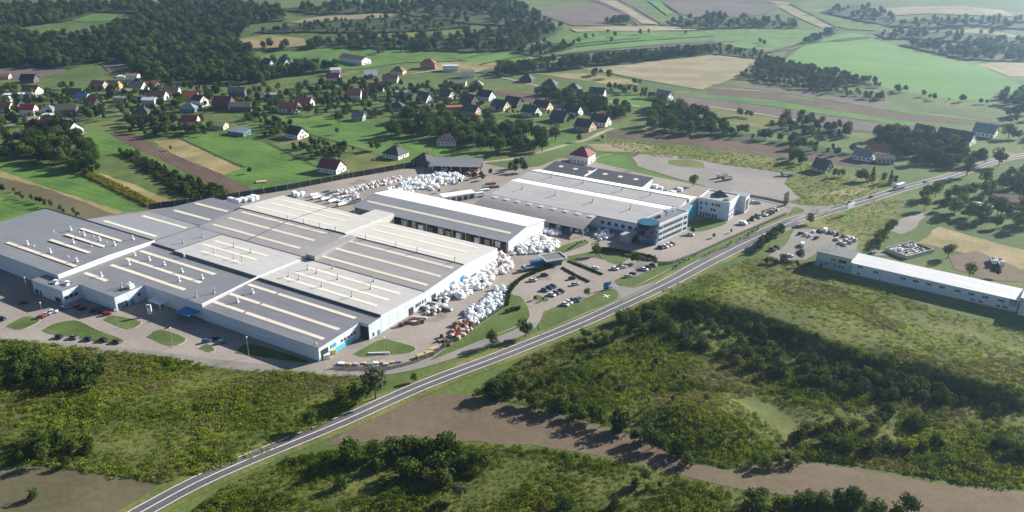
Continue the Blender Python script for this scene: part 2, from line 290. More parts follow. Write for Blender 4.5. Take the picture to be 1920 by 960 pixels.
# ---------------------------------------------------------------- fields
FIELDS=[
('bare_field','olive',1,[(-60,316),(0,330),(60,347),(135,370),(218,402),(165,412),(120,396),(0,350),(-60,335)]),
('dry_strip','dry',2,[(-60,308),(0,320),(90,352),(232,398),(218,403),(135,371),(60,347),(-60,318)]),
('meadow','green',1,[(-60,302),(40,304),(100,308),(170,332),(288,388),(235,399),(90,351),(-60,308)]),
('meadow','green',1,[(-60,368),(0,370),(60,380),(130,402),(100,425),(0,445),(-60,445)]),
('dry_patch','dry',1,[(178,326),(215,320),(300,355),(352,378),(300,388),(262,372)]),
('grass_strip','lawn',1,[(190,290),(225,296),(345,372),(330,380),(250,345),(180,322)]),
('meadow','green',1,[(165,240),(205,252),(270,288),(225,286),(190,296),(175,280)]),
('ploughed_field','brown',2,[(204,250),(246,251),(268,262),(315,285),(370,307),(420,329),(484,361),(437,365),(350,323),(291,293),(242,271)]),
('dry_field','dry',1,[(286,265),(335,261),(400,288),(456,315),(420,328),(330,292)]),
('meadow','green',1,[(338,259),(400,250),(500,268),(580,298),(640,330),(600,348),(540,359),(484,361),(420,328),(456,315),(400,288)]),
('meadow','green',1,[(440,217),(520,212),(620,212),(700,228),(790,262),(920,290),(880,304),(765,314),(690,282),(620,262),(560,245),(500,232)]),
('rough_grass','weeds',2,[(640,300),(690,287),(740,304),(765,318),(700,328),(650,325)]),
('meadow','green',1,[(905,222),(960,226),(1010,236),(1090,258),(1105,272),(1040,284),(1000,270),(960,250)]),
('meadow','green',1,[(790,196),(830,190),(860,196),(840,205),(800,206)]),
('meadow','green',1,[(660,182),(710,180),(720,186),(700,198),(665,196)]),
('village_gardens','lawn',1,[(-60,255),(-60,160),(60,150),(250,150),(470,165),(600,140),(760,140),(900,165),(905,215),(800,222),(690,226),(480,212),(300,214),(180,230),(110,245)]),
('meadow','green',2,[(470,110),(520,98),(600,92),(760,96),(840,100),(900,103),(850,116),(760,118),(690,128),(640,132),(600,124),(530,118)]),
('stubble_field','dry',1,[(440,75),(500,66),(560,72),(600,80),(560,88),(470,92)]),
('stubble_field','straw',1,[(540,42),(600,32),(700,26),(752,27),(720,34),(640,38),(560,44)]),
('rough_grass','weeds',1,[(690,66),(760,62),(850,58),(870,64),(800,70),(720,72)]),
('stubble_field','dry',1,[(800,118),(880,116),(960,112),(940,124),(880,138),(820,134)]),
('winter_field','bright',1,[(860,112),(960,98),(1080,90),(1280,72),(1340,68),(1330,76),(1150,92),(1000,112),(900,122)]),
('ploughed_field','mauve',2,[(1000,104),(1150,93),(1330,77),(1380,80),(1250,90),(1100,100),(1010,108)]),
('meadow','green',1,[(1010,76),(1070,62),(1200,58),(1330,62),(1380,64),(1280,72),(1080,88),(1020,90)]),
('stubble_field','straw',2,[(1068,55),(1120,51),(1230,51),(1330,52),(1300,58),(1180,60),(1080,61)]),
('stubble_field','straw',1,[(1066,126),(1140,118),(1240,110),(1332,102),(1400,106),(1440,118),(1400,128),(1376,146),(1316,168),(1210,150),(1135,136)]),
('dry_field','dry',1,[(1000,138),(1060,146),(1140,158),(1200,160),(1180,150),(1100,138)]),
('meadow','green',1,[(1120,182),(1180,176),(1250,186),(1280,192),(1262,206),(1200,200),(1140,192)]),
('ploughed_field','brown',2,[(930,170),(1000,174),(1100,188),(1182,212),(1160,230),(1095,216),(1000,192),(930,178)]),
('ploughed_field','mauve',1,[(1336,158),(1440,159),(1560,174),(1680,198),(1655,202),(1560,188),(1440,170),(1336,166)]),
('winter_field','green',1,[(1325,167),(1440,171),(1560,189),(1660,203),(1840,222),(1830,232),(1680,212),(1440,175)]),
('ploughed_field','brown',2,[(1325,169),(1440,175),(1560,192),(1690,213),(1900,232),(1900,240),(1680,224),(1440,186),(1325,177)]),
('meadow','green',1,[(1310,178),(1440,187),(1600,212),(1720,230),(1700,238),(1600,224),(1440,198),(1300,184)]),
('ploughed_field','mauve',2,[(1282,180),(1440,200),(1600,224),(1725,240),(1690,252),(1560,240),(1420,214),(1266,193)]),
('rough_grass','weeds',1,[(1266,195),(1420,216),(1540,238),(1500,248),(1360,232),(1240,208)]),
('dry_strip','dry',2,[(1340,166),(1440,170),(1560,187),(1660,202),(1660,205),(1560,190),(1440,173)]),
('field_strip','brown',2,[(1700,205),(1800,214),(1860,222),(1860,226),(1800,218),(1700,208)]),
('dry_strip','straw',2,[(1300,194),(1420,212),(1540,232),(1540,236),(1420,216),(1290,198)]),
('field_strip','green',2,[(1240,210),(1360,234),(1480,256),(1470,262),(1350,242),(1230,216)]),
('meadow','green',1,[(1380,240),(1480,262),(1600,288),(1600,296),(1470,275),(1360,252)]),
('ploughed_field','brown',2,[(1138,252),(1215,247),(1320,256),(1400,267),(1500,284),(1620,302),(1640,316),(1560,308),(1430,291),(1280,270),(1140,258)]),
('rough_grass','weeds',1,[(1120,262),(1280,272),(1440,295),(1580,318),(1690,340),(1640,362),(1570,386),(1500,382),(1470,350),(1480,328),(1360,308),(1180,288)]),
('dry_patch','straw',2,[(1100,270),(1190,268),(1230,274),(1200,286),(1120,284)]),
('dry_patch','straw',2,[(1555,362),(1600,350),(1625,354),(1590,368)]),
('gravel_lot','gravel',3,[(1185,296),(1200,289),(1262,291),(1360,310),(1440,320),(1478,328),(1470,345),(1500,372),(1480,378),(1400,366),(1330,352),(1240,326),(1195,312)]),
('weedy_patch','weeds',4,[(1254,301),(1290,299),(1318,305),(1322,316),(1275,313),(1252,307)]),
('meadow','green',1,[(1110,285),(1170,292),(1195,314),(1240,328),(1330,352),(1280,350),(1180,330),(1100,305)]),
('winter_field','bright',1,[(1466,119),(1507,86),(1580,76),(1632,72),(1680,86),(1740,102),(1800,117),(1840,124),(1925,166),(1925,176),(1865,172),(1862,186),(1790,188),(1700,172),(1647,162),(1560,138)]),
('winter_field','bright',1,[(1505,83),(1560,68),(1600,63),(1635,69),(1580,74)]),
('stubble_field','straw',1,[(1830,122),(1880,118),(1960,120),(1960,146),(1890,142)]),
('ploughed_field','mauve',1,[(1000,26),(1110,4),(1150,14),(1170,40),(1150,50),(1070,48),(1030,34)]),
('stubble_field','mauve',1,[(1110,2),(1170,0),(1200,18),(1240,44),(1190,48),(1165,30)]),
('stubble_field','straw',2,[(1120,2),(1150,1),(1200,30),(1235,47),(1205,46),(1170,24)]),
('winter_field','bright',2,[(1215,3),(1235,3),(1262,26),(1250,30),(1230,14)]),
('stubble_field','mauve',1,[(1240,3),(1400,2),(1480,10),(1420,30),(1300,34),(1260,20)]),
('stubble_field','straw',1,[(1440,2),(1480,6),(1530,30),(1570,52),(1540,53),(1480,26)]),
('winter_field','green',1,[(1500,28),(1540,26),(1600,42),(1660,48),(1640,58),(1590,56)]),
('stubble_field','straw',1,[(1610,20),(1700,14),(1800,12),(1880,20),(1905,32),(1840,30),(1740,26),(1650,32)]),
('stubble_field','straw',1,[(1660,64),(1720,66),(1830,54),(1880,62),(1960,78),(1960,90),(1860,74),(1760,76),(1680,72)]),
('meadow','green',1,[(1320,60),(1420,52),(1520,54),(1560,60),(1500,82),(1450,100),(1340,82)]),
('field_strip','mauve',1,[(1420,92),(1480,86),(1490,94),(1430,100)]),
('ploughed_field','mauve',1,[(-60,132),(60,126),(126,122),(122,136),(70,148),(20,150),(-60,148)]),
('ploughed_field','mauve',1,[(184,118),(230,118),(245,130),(205,136)]),
('winter_field','bright',1,[(20,57),(60,57),(130,64),(150,70),(110,70)]),
('winter_field','green',1,[(130,38),(180,26),(230,26),(220,38),(160,42)]),
('stubble_field','dry',1,[(232,94),(262,92),(262,102),(236,102)]),
('rough_grass','weeds',2,[(1490,380),(1560,398),(1640,370),(1700,372),(1690,395),(1660,430),(1640,470),(1560,430),(1500,425)]),
('meadow','green',3,[(1572,397),(1588,398),(1612,412),(1600,416),(1580,410)]),
('dirt_yard','gravel',3,[(1665,432),(1690,410),(1745,395),(1720,425),(1690,440)]),
('dirt_yard','earth',3,[(1780,482),(1830,470),(1880,490),(1930,515),(1930,530),(1850,525),(1790,505)]),
('dry_field','dry',1,[(1720,455),(1760,425),(1850,450),(1960,480),(1960,520),(1870,490),(1790,470)]),
('bare_earth_field','earth',2,[(610,836),(660,800),(720,762),(820,738),(880,742),(930,752),(1060,780),(1200,822),(1290,868),(1370,882),(1400,880),(1480,862),(1560,872),(1680,892),(1800,912),(1980,935),(1980,1010),(1700,1010),(1660,953),(1560,937),(1440,925),(1330,905),(1160,862),(1040,842),(900,828),(760,822),(680,830)]),
('bare_earth_field','olive',2,[(-60,880),(60,872),(160,885),(250,900),(300,910),(260,935),(170,985),(-60,1000)]),
('scrub_floor','scrub',3,[(890,735),(920,712),(1000,664),(1100,625),(1250,550),(1420,478),(1530,490),(1600,528),(1760,580),(1960,640),(1960,925),(1800,905),(1560,866),(1480,856),(1370,878),(1290,864),(1200,818),(1060,775),(930,748)]),
('scrub_floor','scrub',3,[(-60,632),(100,648),(300,668),(480,686),(600,700),(720,702),(690,745),(600,805),(480,860),(300,908),(160,884),(60,870),(-60,878)]),
('scrub_floor','scrub',3,[(300,1010),(420,910),(530,862),(640,838),(760,824),(900,830),(1040,844),(1160,864),(1330,907),(1440,926),(1560,938),(1660,954),(1700,1010)]),
]
for n_,m_,l_,p_ in FIELDS: sheet(n_,p_,m_,l_)
# scrub floors follow the terrain relief: rebuilt from its grid below
# ---------------------------------------------------------------- yard, roads
YARD=[(-60,492),(0,498),(60,520),(130,420),(215,402),(290,392),(420,375),(540,357),(640,337),(740,320),(830,306),(905,306),(960,318),(1010,312),(1050,296),(1120,305),(1230,332),(1330,352),(1400,364),(1490,386),(1500,394),(1470,404),(1420,425),(1300,480),(1262,494),(1235,490),(1190,480),(1130,468),(1060,482),(985,516),(955,540),(948,572),(890,610),(830,660),(800,681),(740,697),(640,699),(540,690),(400,674),(300,661),(150,646),(60,640),(-60,634)]
sheet('yard',YARD,'yard',3,jit=.05)
LANE=smooth([P(*p) for p in [(-60,636),(60,645),(150,652),(300,668),(400,681),(500,691),(600,698),(700,698),(770,688),(830,671),(900,648),(950,633),(990,614),(1005,590),(1003,572)]])
sheet('access_lane',ribbon(LANE,6.2),'lane',4,True,.04)
PARK=[(955,552),(962,536),(985,522),(1040,500),(1062,488),(1100,481),(1130,487),(1157,497),(1175,487),(1210,489),(1235,496),(1228,504),(1197,517),(1150,528),(1162,537),(1186,540),(1164,562),(1160,548),(1150,542),(1130,546),(1085,566),(1043,576),(1020,584),(1010,606),(993,606),(992,577),(977,556)]
sheet('car_park',PARK,'yard',5,jit=.05)
ROADP=[(150,1030),(267,960),(412,885),(640,791),(790,724),(940,667),(1075,612.5),(1150,579),(1250,532),(1340,484),(1420,445),(1490,415),(1560,394),(1640,371),(1700,352),(1785,330),(1858,304),(1925,291),(2000,272)]
RW=[7.6,7.6,7.6,7.6,7.6,7.6,7.8,8.2,9,10.2,11,11.5,10.5,9,8.5,8.5,8.5,8.5,8.5]
RD0=[P(*p) for p in ROADP]; RD=smooth(RD0); RWS=list(np.interp(np.linspace(0,len(RW)-1,len(RD)),range(len(RW)),RW))
sheet('road_verge',ribbon(RD,[k+5.5 for k in RWS]),'weeds',4,True,.4)
sheet('road',ribbon(RD,RWS),'asphalt',6,True,.03)
for s in (-1,1):
    e=[shift(RD,s*(1))[i] for i in range(len(RD))]
    a=[]
    for i,(p,q) in enumerate(zip(RD,e)): k=RWS[i]/2-.45; a.append((p[0]+(q[0]-p[0])*k,p[1]+(q[1]-p[1])*k))
    sheet('road_marking',ribbon(a,.28),'white',7,True,0)
sheet('road_marking',ribbon(RD,.34),'white',7,True,0)
sheet('road',[P(*p) for p in [(1400,364),(1470,378),(1500,386),(1555,388),(1560,396),(1500,418),(1480,414),(1508,402),(1490,392),(1400,370)]],'lane',7,True,.05)
sheet('road',[P(*p) for p in [(1151,541),(1165,537),(1186,541),(1225,530),(1232,533),(1172,563),(1160,566),(1163,555)]],'lane',7,True,.05)
sheet('dirt_track',ribbon(smooth([P(*p) for p in [(900,305),(960,298),(1010,286),(1060,272),(1100,262),(1125,250),(1150,240)]]),4.5),'path',3,True,.3)
sheet('dirt_track',ribbon(smooth([P(*p) for p in [(1110,304),(1125,293),(1145,290)]]),1.5),'path',3,True,.2)
sheet('village_street',ribbon(smooth([P(*p) for p in [(-20,238),(60,230),(150,222),(200,216),(300,207),(360,200),(470,190)]]),5),'lane',3,True,.2)
sheet('village_street',ribbon(smooth([P(*p) for p in [(770,140),(830,132),(900,136),(960,150),(1100,182),(1200,200)]]),4),'path',3,True,.2)
sheet('lot',[P(*p) for p in [(1440,480),(1470,462),(1490,430),(1530,430),(1612,452),(1605,470),(1540,468),(1510,488),(1470,488)]],'gravel',5,True,.2)
sheet('lot',[P(*p) for p in [(1625,463),(1645,464),(1670,480),(1640,480)]],'gravel',4,True,.2)
# grass islands with kerbs
def island(px,mat='lawn',layer=6,kerb=.12):
    pl=smooth([P(*p) for p in px+[px[0]]],3)[:-1]
    a=sum(p[0]*q[1]-q[0]*p[1] for p,q in zip(pl,pl[1:]+pl[:1]))
    if a<0: pl=pl[::-1]
    c=np.mean(pl,0); b=MB(); inn=[tuple(c+(np.array(p)-c)*(1-.25/max(1,np.hypot(*(np.array(p)-c))))) for p in pl]
    b.prism(pl,.05,.24); o=b.ob('kerb',KERB); tag(o,kind='structure')
    b=MB(); b.prism(inn,.06,.29); o=b.ob('grass_island',GM[mat]); tag(o,kind='structure')
KERB=paint('kerb_stone',(.42,.4,.37),.9)
for px in [[(10,612),(40,596),(62,594),(76,602),(50,616),(30,619)],[(79,620),(95,610),(125,602),(150,603),(190,622),(236,640),(200,643),(140,634),(92,626)],
           [(193,600),(212,592),(266,604),(240,618)],[(275,632),(300,618),(350,636),(320,650)],[(372,654),(388,645),(404,656),(392,661)],[(440,662),(470,645),(583,680),(520,676)],
           [(662,664),(700,642),(722,636),(740,640),(779,652),(770,662),(720,667),(680,670)],
           [(1035,478),(1050,462),(1085,452),(1104,452),(1100,460),(1060,474)],[(1150,528),(1170,518),(1200,518),(1260,500),(1262,502),(1200,533),(1175,539)],
           [(1130,547),(1152,543),(1161,555),(1150,566),(1100,587),(1060,604),(1020,620),(1010,612),(1022,585),(1045,577),(1085,568)],
           [(1120,470),(1180,480),(1175,490),(1157,497),(1130,486)],
           [(1260,498),(1310,474),(1370,448),(1418,428),(1420,434),(1340,474),(1270,505)],[(1060,490),(1072,487),(1128,512),(1120,516)],[(998,562),(1005,553),(1030,562),(1022,567)],
           [(1478,400),(1490,388),(1510,396),(1490,402)],[(955,555),(976,556),(991,578),(990,602),(930,628),(820,672),(812,672),(880,622),(948,575)],
           [(1280,420),(1320,410),(1365,418),(1320,434),(1290,432)]]: island(px)
for bd in [[(1325,168),(1440,173),(1560,190),(1690,211),(1900,234)],[(1266,194),(1420,215),(1560,241),(1690,253)],[(1300,183),(1440,199),(1600,223),(1722,239)],[(1140,250),(1215,246),(1400,266),(1620,301)],[(1000,112),(1150,93),(1380,79)],[(900,122),(1080,89),(1340,69)],[(1336,159),(1440,171),(1660,204)],[(1135,136),(1210,151),(1316,169)],[(1466,120),(1507,86),(1632,73)],[(1440,100),(1500,84)],[(1110,2),(1170,28),(1195,48)],[(1160,1),(1215,32),(1245,48)],[(1240,5),(1280,30)],[(1400,3),(1500,12)],[(1480,8),(1570,53)],[(440,218),(560,246),(690,284)],[(338,260),(456,314)],[(500,268),(600,316)],[(1020,91),(1200,73)]]:
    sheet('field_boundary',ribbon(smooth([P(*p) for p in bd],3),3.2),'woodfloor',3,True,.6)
# car park bay separators, haze comes last
# ---------------------------------------------------------------- building materials
M={}
M['roof_dark']=paint('roof_sheet_slate',(.19,.195,.213),.55,.10,.15,streak=(0,1.1))
M['roof_black']=paint('roof_sheet_anthracite',(.06,.063,.072),.6,.12,.15,streak=(0,1.1))
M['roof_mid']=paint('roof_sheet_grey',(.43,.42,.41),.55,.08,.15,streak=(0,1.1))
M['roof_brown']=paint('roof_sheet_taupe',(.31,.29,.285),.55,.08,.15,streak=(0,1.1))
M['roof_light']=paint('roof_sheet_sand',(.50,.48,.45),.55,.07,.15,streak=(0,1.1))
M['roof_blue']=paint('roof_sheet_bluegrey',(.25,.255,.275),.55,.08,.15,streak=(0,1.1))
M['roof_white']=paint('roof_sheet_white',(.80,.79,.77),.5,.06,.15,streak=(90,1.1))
M['skylight']=paint('skylight_sheet',(.72,.64,.52),.45,.06,.4,streak=(0,2.2))
M['wall_white']=paint('wall_panel_white',(.55,.60,.66),.55,.07,.2,streak=(0,6.))  # white panels, with the blue of skylit shade mixed into the colour
M['trim']=paint('white_trim',(.75,.75,.74),.5,.05)
M['seam']=paint('dark_gutter_shade',(.07,.07,.075),.6,.1)  # gutters and joints, also shade painted along valleys and ridges
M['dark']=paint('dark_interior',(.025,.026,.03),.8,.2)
M['steel']=paint('galvanised_steel',(.45,.46,.47),.4,.1,metal=.6)
M['blue']=paint('blue_cladding',(.03,.2,.42),.45,.1)
M['cyan']=paint('cyan_cladding',(.10,.42,.60),.5,.1)
M['glassblue']=paint('blue_curtain_glass',(.005,.03,.055),.12,.3,.5,spec=.8)
M['glass']=paint('window_glass',(.03,.04,.055),.12,.3,spec=.7)
M['concrete']=paint('concrete',(.33,.31,.29),.9,.15)
M['fence']=paint('dark_fence_panel',(.022,.026,.038),.7,.15)
M['teal']=paint('teal_render',(.22,.36,.35),.8,.12)
M['bitumen']=paint('bitumen_roof',(.14,.14,.145),.85,.12,.3)
M['plastic']=paint('white_film',(.80,.80,.80),.45,.06,1.5)
M['plastic2']=paint('pale_blue_film',(.66,.71,.76),.45,.08,1.5)
M['orange']=paint('orange_film',(.60,.42,.30),.6,.15,1.5)
M['pink']=paint('pinkish_film',(.50,.40,.35),.6,.18,1.5)
M['red']=paint('red_steel',(.28,.035,.03),.5,.2)
M['rust']=paint('rusty_scrap',(.14,.085,.06),.8,.3)
M['wood']=paint('pale_timber',(.42,.31,.19),.8,.15)
M['tyre']=paint('black_rubber',(.02,.02,.022),.8,.2)
M['yellow']=paint('yellow_plastic',(.65,.6,.08),.5,.1)
M['green']=paint('green_cladding',(.03,.16,.13),.5,.15)
ANG=R(-32); FO=G(694,637); CA,SA=math.cos(ANG),math.sin(ANG)
def W(a,b): return FO[0]+a*CA-b*SA, FO[1]+a*SA+b*CA
# ---------------------------------------------------------------- factory, built in its own square frame
FAC=empty('factory_hall',(FO[0],FO[1],0),ANG,'huge factory hall with grey and sand gabled roofs and rows of cream skylights','factory')
def roofslab(parent,poly,z,mat,name='roof',th=.22):
    b=MB(); b.prism(poly,lambda x,y:z(x,y)-th,z); return b.ob(name,M[mat] if isinstance(mat,str) else mat,parent)
def block(parent,poly,z,mat,wall='wall_white',inset=.05,base=True):
    c=np.mean(poly,0)
    q=[(x-math.copysign(inset,x-c[0]),y-math.copysign(inset,y-c[1])) for x,y in poly]
    b=MB(); b.prism(q,0.,lambda x,y:z(x,y)-.24); w_=b.ob('wall',M[wall],parent)
    return roofslab(parent,poly,z,mat),w_
def lin(b0,z0,b1,z1): return lambda x,y: z0+(z1-z0)*(y-b0)/(b1-b0)
def skyl(roof,z,a0,a1,b,wd=1.9,split=None):
    rs=[(a0,a1)] if not split else [(a0,split-.7),(split+.7,a1)]
    for p,q in rs:
        m=MB(); m.prism([(p,b-wd/2),(q,b-wd/2),(q,b+wd/2),(p,b+wd/2)],lambda x,y:z(x,y)-.03,lambda x,y:z(x,y)+.09)
        m.ob('skylight',M['skylight'],roof)
def rect(a0,a1,b0,b1): return [(a0,b0),(a1,b0),(a1,b1),(a0,b1)]
VENT=None
def vent_mesh(kind):
    m=MB()
    if kind=='hook':
        m.box(0,0,-.1,1.,1.,.6); m.tube([(0,0,.4),(0,0,1.5),(-.15,0,1.9),(-.5,0,2.1),(-.85,0,1.9),(-.95,0,1.5)],.28,7)
    elif kind=='stub': m.tube([(0,0,-.1),(0,0,.9)],[.22,.16],7); m.tube([(0,0,.85),(0,0,1.05)],[.3,.1],7)
    else: m.tube([(0,0,-.2),(0,0,2.5)],.26,7); m.tube([(0,0,2.45),(0,0,2.75)],[.45,.4],7); m.box(0,0,-.1,.9,.9,.5)
    return m
VM={k:vent_mesh(k).me('roof_vent',M['trim'] if k!='stack' else M['steel']) for k in ('hook','stub','stack')}
def vent(roof,z,a,b,kind): 
    o=obj('roof_vent',VM[kind],roof); o.location=(a,b,z(a,b))
# front right bay
z=lin(-26,6.4,8,7.9); r,w_=block(FAC,rect(-77.5,-5,-26,-.4),z,'roof_dark')
r2,_=block(FAC,rect(-77.5,0,-.35,8),z,'roof_dark')
for bb in (-19.3,-10): skyl(r,z,-77,-8.5,bb,2.0,-56.5)
skyl(r2,z,-77,-9,1.2,2.0,-57.5)
for a,b in ((-68,-4),(-67,-14)): vent(r,z,a,b,'hook')
vent(r,z,-8,-24,'stub')
# middle, taupe and sand bays (right group): tones mix coating with painted sun side
zm=lin(8,8.7,39.5,7.6); rm,_=block(FAC,rect(-77.5,0,8.05,39.5),zm,'roof_mid')
for bb,a1 in ((14.5,-8),(22.5,-8),(31,-8)): skyl(rm,zm,-67,a1,bb,2.1)
for a,b in ((-65,29),(-58,28),(-56,37),(-44,28),(-28,36),(-23,28),(-44,17),(-24,16),(-59,17),(-66,17)): vent(rm,zm,a,b,'stack')
zb=lin(39.5,7.6,72,9.7); rb,_=block(FAC,rect(-77.5,0,39.55,72),zb,'roof_brown')
for bb in (45.5,56,66.5): skyl(rb,zb,-73,-3,bb,2.0)
zs=lin(72,9.7,103,8.); rs_,_=block(FAC,rect(-77.5,0,72.05,103),zs,'roof_light')
for bb in (77.5,88,97): skyl(rs_,zs,-75,-9,bb,1.9)
for a in (-65,-44,-30,-6): vent(rs_,zs,a,72.6,'stack')
# left group, slope tones again part coating, part painted light
zm2=lin(8,8.9,40,7.8); rl,_=block(FAC,rect(-141,-77.6,8.05,40),zm2,'roof_mid')
for bb,a0,a1 in ((16,-129,-99),(23.5,-137,-96),(30.5,-136,-95)): skyl(rl,zm2,a0,a1,bb,2.1)
for a,b in ((-147,19),(-146,31)): pass
for a,b in ((-120,30),(-106,29),(-121,18),(-106,18),(-100,18)): vent(rl,zm2,a,b,'stack')
zb2=lin(40,7.8,72,9.8); rl2,_=block(FAC,rect(-162,-77.6,40.05,72),zb2,'roof_brown')
for bb in (47,58,68): skyl(rl2,zb2,-157,-89,bb,2.0,-122)
zs2=lin(72,9.8,105,8.1); rl3,_=block(FAC,[(-165,72.05),(-77.6,72.05),(-77.6,103),(-138,105),(-163,106)],zs2,'roof_light')
for bb,a0,a1 in ((79.5,-159,-90),(90,-157,-83),(98.5,-155,-100)): skyl(rl3,zs2,a0,a1,bb,1.9)
for a in (-124,-111,-99,-87): vent(rl3,zs2,a,72.7,'stack')
z3=lin(10,8.6,42,7.9); r3,_=block(FAC,rect(-162.5,-141.1,10.1,40),z3,'roof_blue')
for a,b in ((-147,19),(-146,31)): vent(r3,z3,a,b,'stack')
z4=lin(13,8.5,43,7.7); r4,_=block(FAC,[(-227,12.2),(-162.6,12.2),(-162.6,42),(-208,43)],z4,'roof_blue')
for bb,a0,a1 in ((17.5,-215,-168),(35.5,-205,-166)): skyl(r4,z4,a0,a1,bb,2.2)
z5=lin(43,7.7,78,8.9); r5,_=block(FAC,[(-207,43.1),(-162.3,43.1),(-165.2,78),(-195,78)],z5,'roof_dark')
for bb,a0,a1 in ((51.5,-197,-165),(66,-196,-167)): skyl(r5,z5,a0,a1,bb,2.2)
# front left, two levels
z6=lambda x,y:7.2+.012*(y+50); r6,w6=block(FAC,[(-172,-50.5),(-146.6,-50.5),(-146.6,-41.5),(-119.5,-41.5),(-119.5,-25.5),(-77.4,-25.5),(-77.4,8),(-77.4,9.9),(-161.5,9.9),(-161.5,-43),(-172,-43)],z6,'roof_dark')
for bb,a0,a1 in ((-32,-157,-139),(-19,-155,-98),(-9.7,-156,-98),(.5,-158,-100)): skyl(r6,z6,a0,a1,bb,2.1)
for a,b in ((-155,-5),(-143,-5),(-131,-5),(-116,-6),(-101,-6),(-108,-14),(-147,-14),(-146,-30),(-131,7)): vent(r6,z6,a,b,'hook')
for a,b in ((-87,-21),(-83,-14),(-126,-33)): vent(r6,z6,a,b,'stack')
m=MB(); m.box(-122,-31,7.2,3,2.4,2.2).tube([(-122,-31,9.2),(-122,-31,10.6)],.5,7); m.ob('roof_vent',M['trim'],r6)
for a,b in ((-158,-46),(-152,-44)):
    m=MB(); m.tube([(a-1.5,b,7.1),(a+1.5,b,7.1)],1.6,12); m.ob('roof_vent',M['trim'],r6,True)
z7=lambda x,y:9.1+(1-abs(y+16)/27)*.7; r7,_=block(FAC,[(-262,-43),(-161.4,-43),(-161.4,-16),(-161.4,11.5),(-228,11.5),(-262,11.5)],z7,'roof_dark')
for bb,a0,a1 in ((-32,-226,-164),(-18,-209,-174),(-8.5,-210,-175),(1.5,-212,-176)): skyl(r7,z7,a0,a1,bb,2.1)
for a,b,k in ((-214,-3,'hook'),(-200,-4,'hook'),(-186,-4,'hook'),(-173,-4,'hook'),(-173,7,'hook'),(-213,-28,'hook'),(-192,-28,'hook'),(-169,-28,'hook'),(-194,-14,'hook'),(-219,-10,'stub'),(-206,-3,'stub'),(-193,-3,'stub'),(-180,-4,'stub'),(-181,-12,'stub'),(-207,-28,'stub'),(-178,-27,'stub')): vent(r7,z7,a,b,k)
# parapets, gutters, trims and painted shade lines
def bar(a0,b0,z0,a1,b1,z1,wd,h,mat,name='gutter'):
    m=MB(); L=math.hypot(a1-a0,b1-b0); nx_,ny_=-(b1-b0)/L*wd/2,(a1-a0)/L*wd/2
    q=[(a0-nx_,b0-ny_),(a1-nx_,b1-ny_),(a1+nx_,b1+ny_),(a0+nx_,b0+ny_)]; zz=[z0,z1,z1,z0]
    m.prism(q,[k-.35 for k in zz],[k+h for k in zz]); return m.ob(name,M[mat],FAC)
bar(-77.45,-25.7,7.7,-77.45,8.3,8.95,.7,.3,'trim'); bar(-77.45,8.4,8.8,-77.45,39.6,7.75,.7,.35,'trim'); bar(-77.45,39.8,7.8,-77.45,72,9.85,.7,.35,'trim')
bar(-161.2,-43.1,9.2,-161.2,-16,9.9,.5,.3,'trim','parapet'); bar(-161.2,-15.9,9.9,-161.2,11.6,9.2,.5,.3,'trim','parapet')
m=MB(); m.box(-161.15,-15.8,7.4,.25,54.4,1.75); m.ob('parapet',M['trim'],FAC)
bar(-262,11.7,9.2,-161.3,11.7,9.2,.6,.2,'seam')
bar(-77.3,8.02,8.2,-.1,8.02,8.2,.5,.5,'seam'); bar(-141,8.2,8.5,-77.9,8.2,8.5,.5,.45,'seam')
bar(-77.2,39.5,7.65,-.1,39.5,7.65,.55,.12,'seam'); bar(-162,40,7.85,-78,40,7.85,.55,.12,'seam')  # dark bars paint the valley shade between the slopes
bar(-76,72.1,9.75,-.1,72.1,9.75,.4,.22,'seam'); bar(-164,72.1,9.85,-78,72.1,9.85,.4,.22,'seam')  # dark bars paint the shade line along the ridges
bar(-141,10.3,8.7,-141,40,7.95,.4,.2,'seam'); bar(-162.5,11.6,8.6,-162.5,42,7.9,.4,.15,'seam'); bar(-162.4,10,8.4,-141.1,10,8.4,.4,.25,'seam')
bar(-122,40.5,8,-122,71.8,9.9,.35,.1,'seam'); bar(-122,72.3,9.85,-122,104,8.3,.35,.1,'seam')
m=MB(); m.prism(rect(-94,-80,72.6,114.5),0.,lambda x,y:10.4-(y-72)*.03); m.ob('stair_tower',M['roof_light'],FAC)
m=MB(); m.prism([(-77.2,72.4),(-71,72.4),(-71,40),(-77.2,40)][::-1],lambda x,y:zb(x,y)-.2,lambda x,y:10.0); m.ob('roof_monitor',M['roof_brown'],FAC)
# gable wall details: doors, bumpers, windows
def slab(a,b,z0,sx,sy,sz,mat,name,parent=FAC): 
    m=MB(); m.box(a,b,z0,sx,sy,sz); return m.ob(name,M[mat] if isinstance(mat,str) else mat,parent)
slab(-2.4,-.5,0,4.4,.3,6.,'dark','gate')
for b,h,mt in ((6,2.2,'blue'),(29.,3.6,'dark'),(46.5,3.6,'dark'),(62,4.2,'blue'),(70.5,4.2,'blue'),(52.5,2.3,'blue')): slab(.0,b,0,.24,3.2 if h>3 else 1.4,h,mt,'door')
for b in (2.5,33,34.5,36,38,40): slab(.0,b,2.2 if b>5 else .8,.2,.9,1.6,'glass','window')
slab(-4.95,-22.6,0,.22,4.,4.6,'dark','gate')
slab(-4.95,-12,0,.2,15.5,2.2,'cyan','cladding_band')
for b in (-18.5,-17.3,-16.1): slab(-4.9,b,3.,.2,.7,1.6,'cyan','window')
for b in (-12,-10,-8,-6,-4): slab(-4.9,b,3.2,.2,.9,1.,'glass','window')
for a in (-170,-168.5,-166): slab(a,-50.5,.4,1.1,.24,2.2,'glass','window')
for a in (-153,-151.4,-149.8): slab(a,-50.5,.4,1.1,.24,2.4,'glass','window')
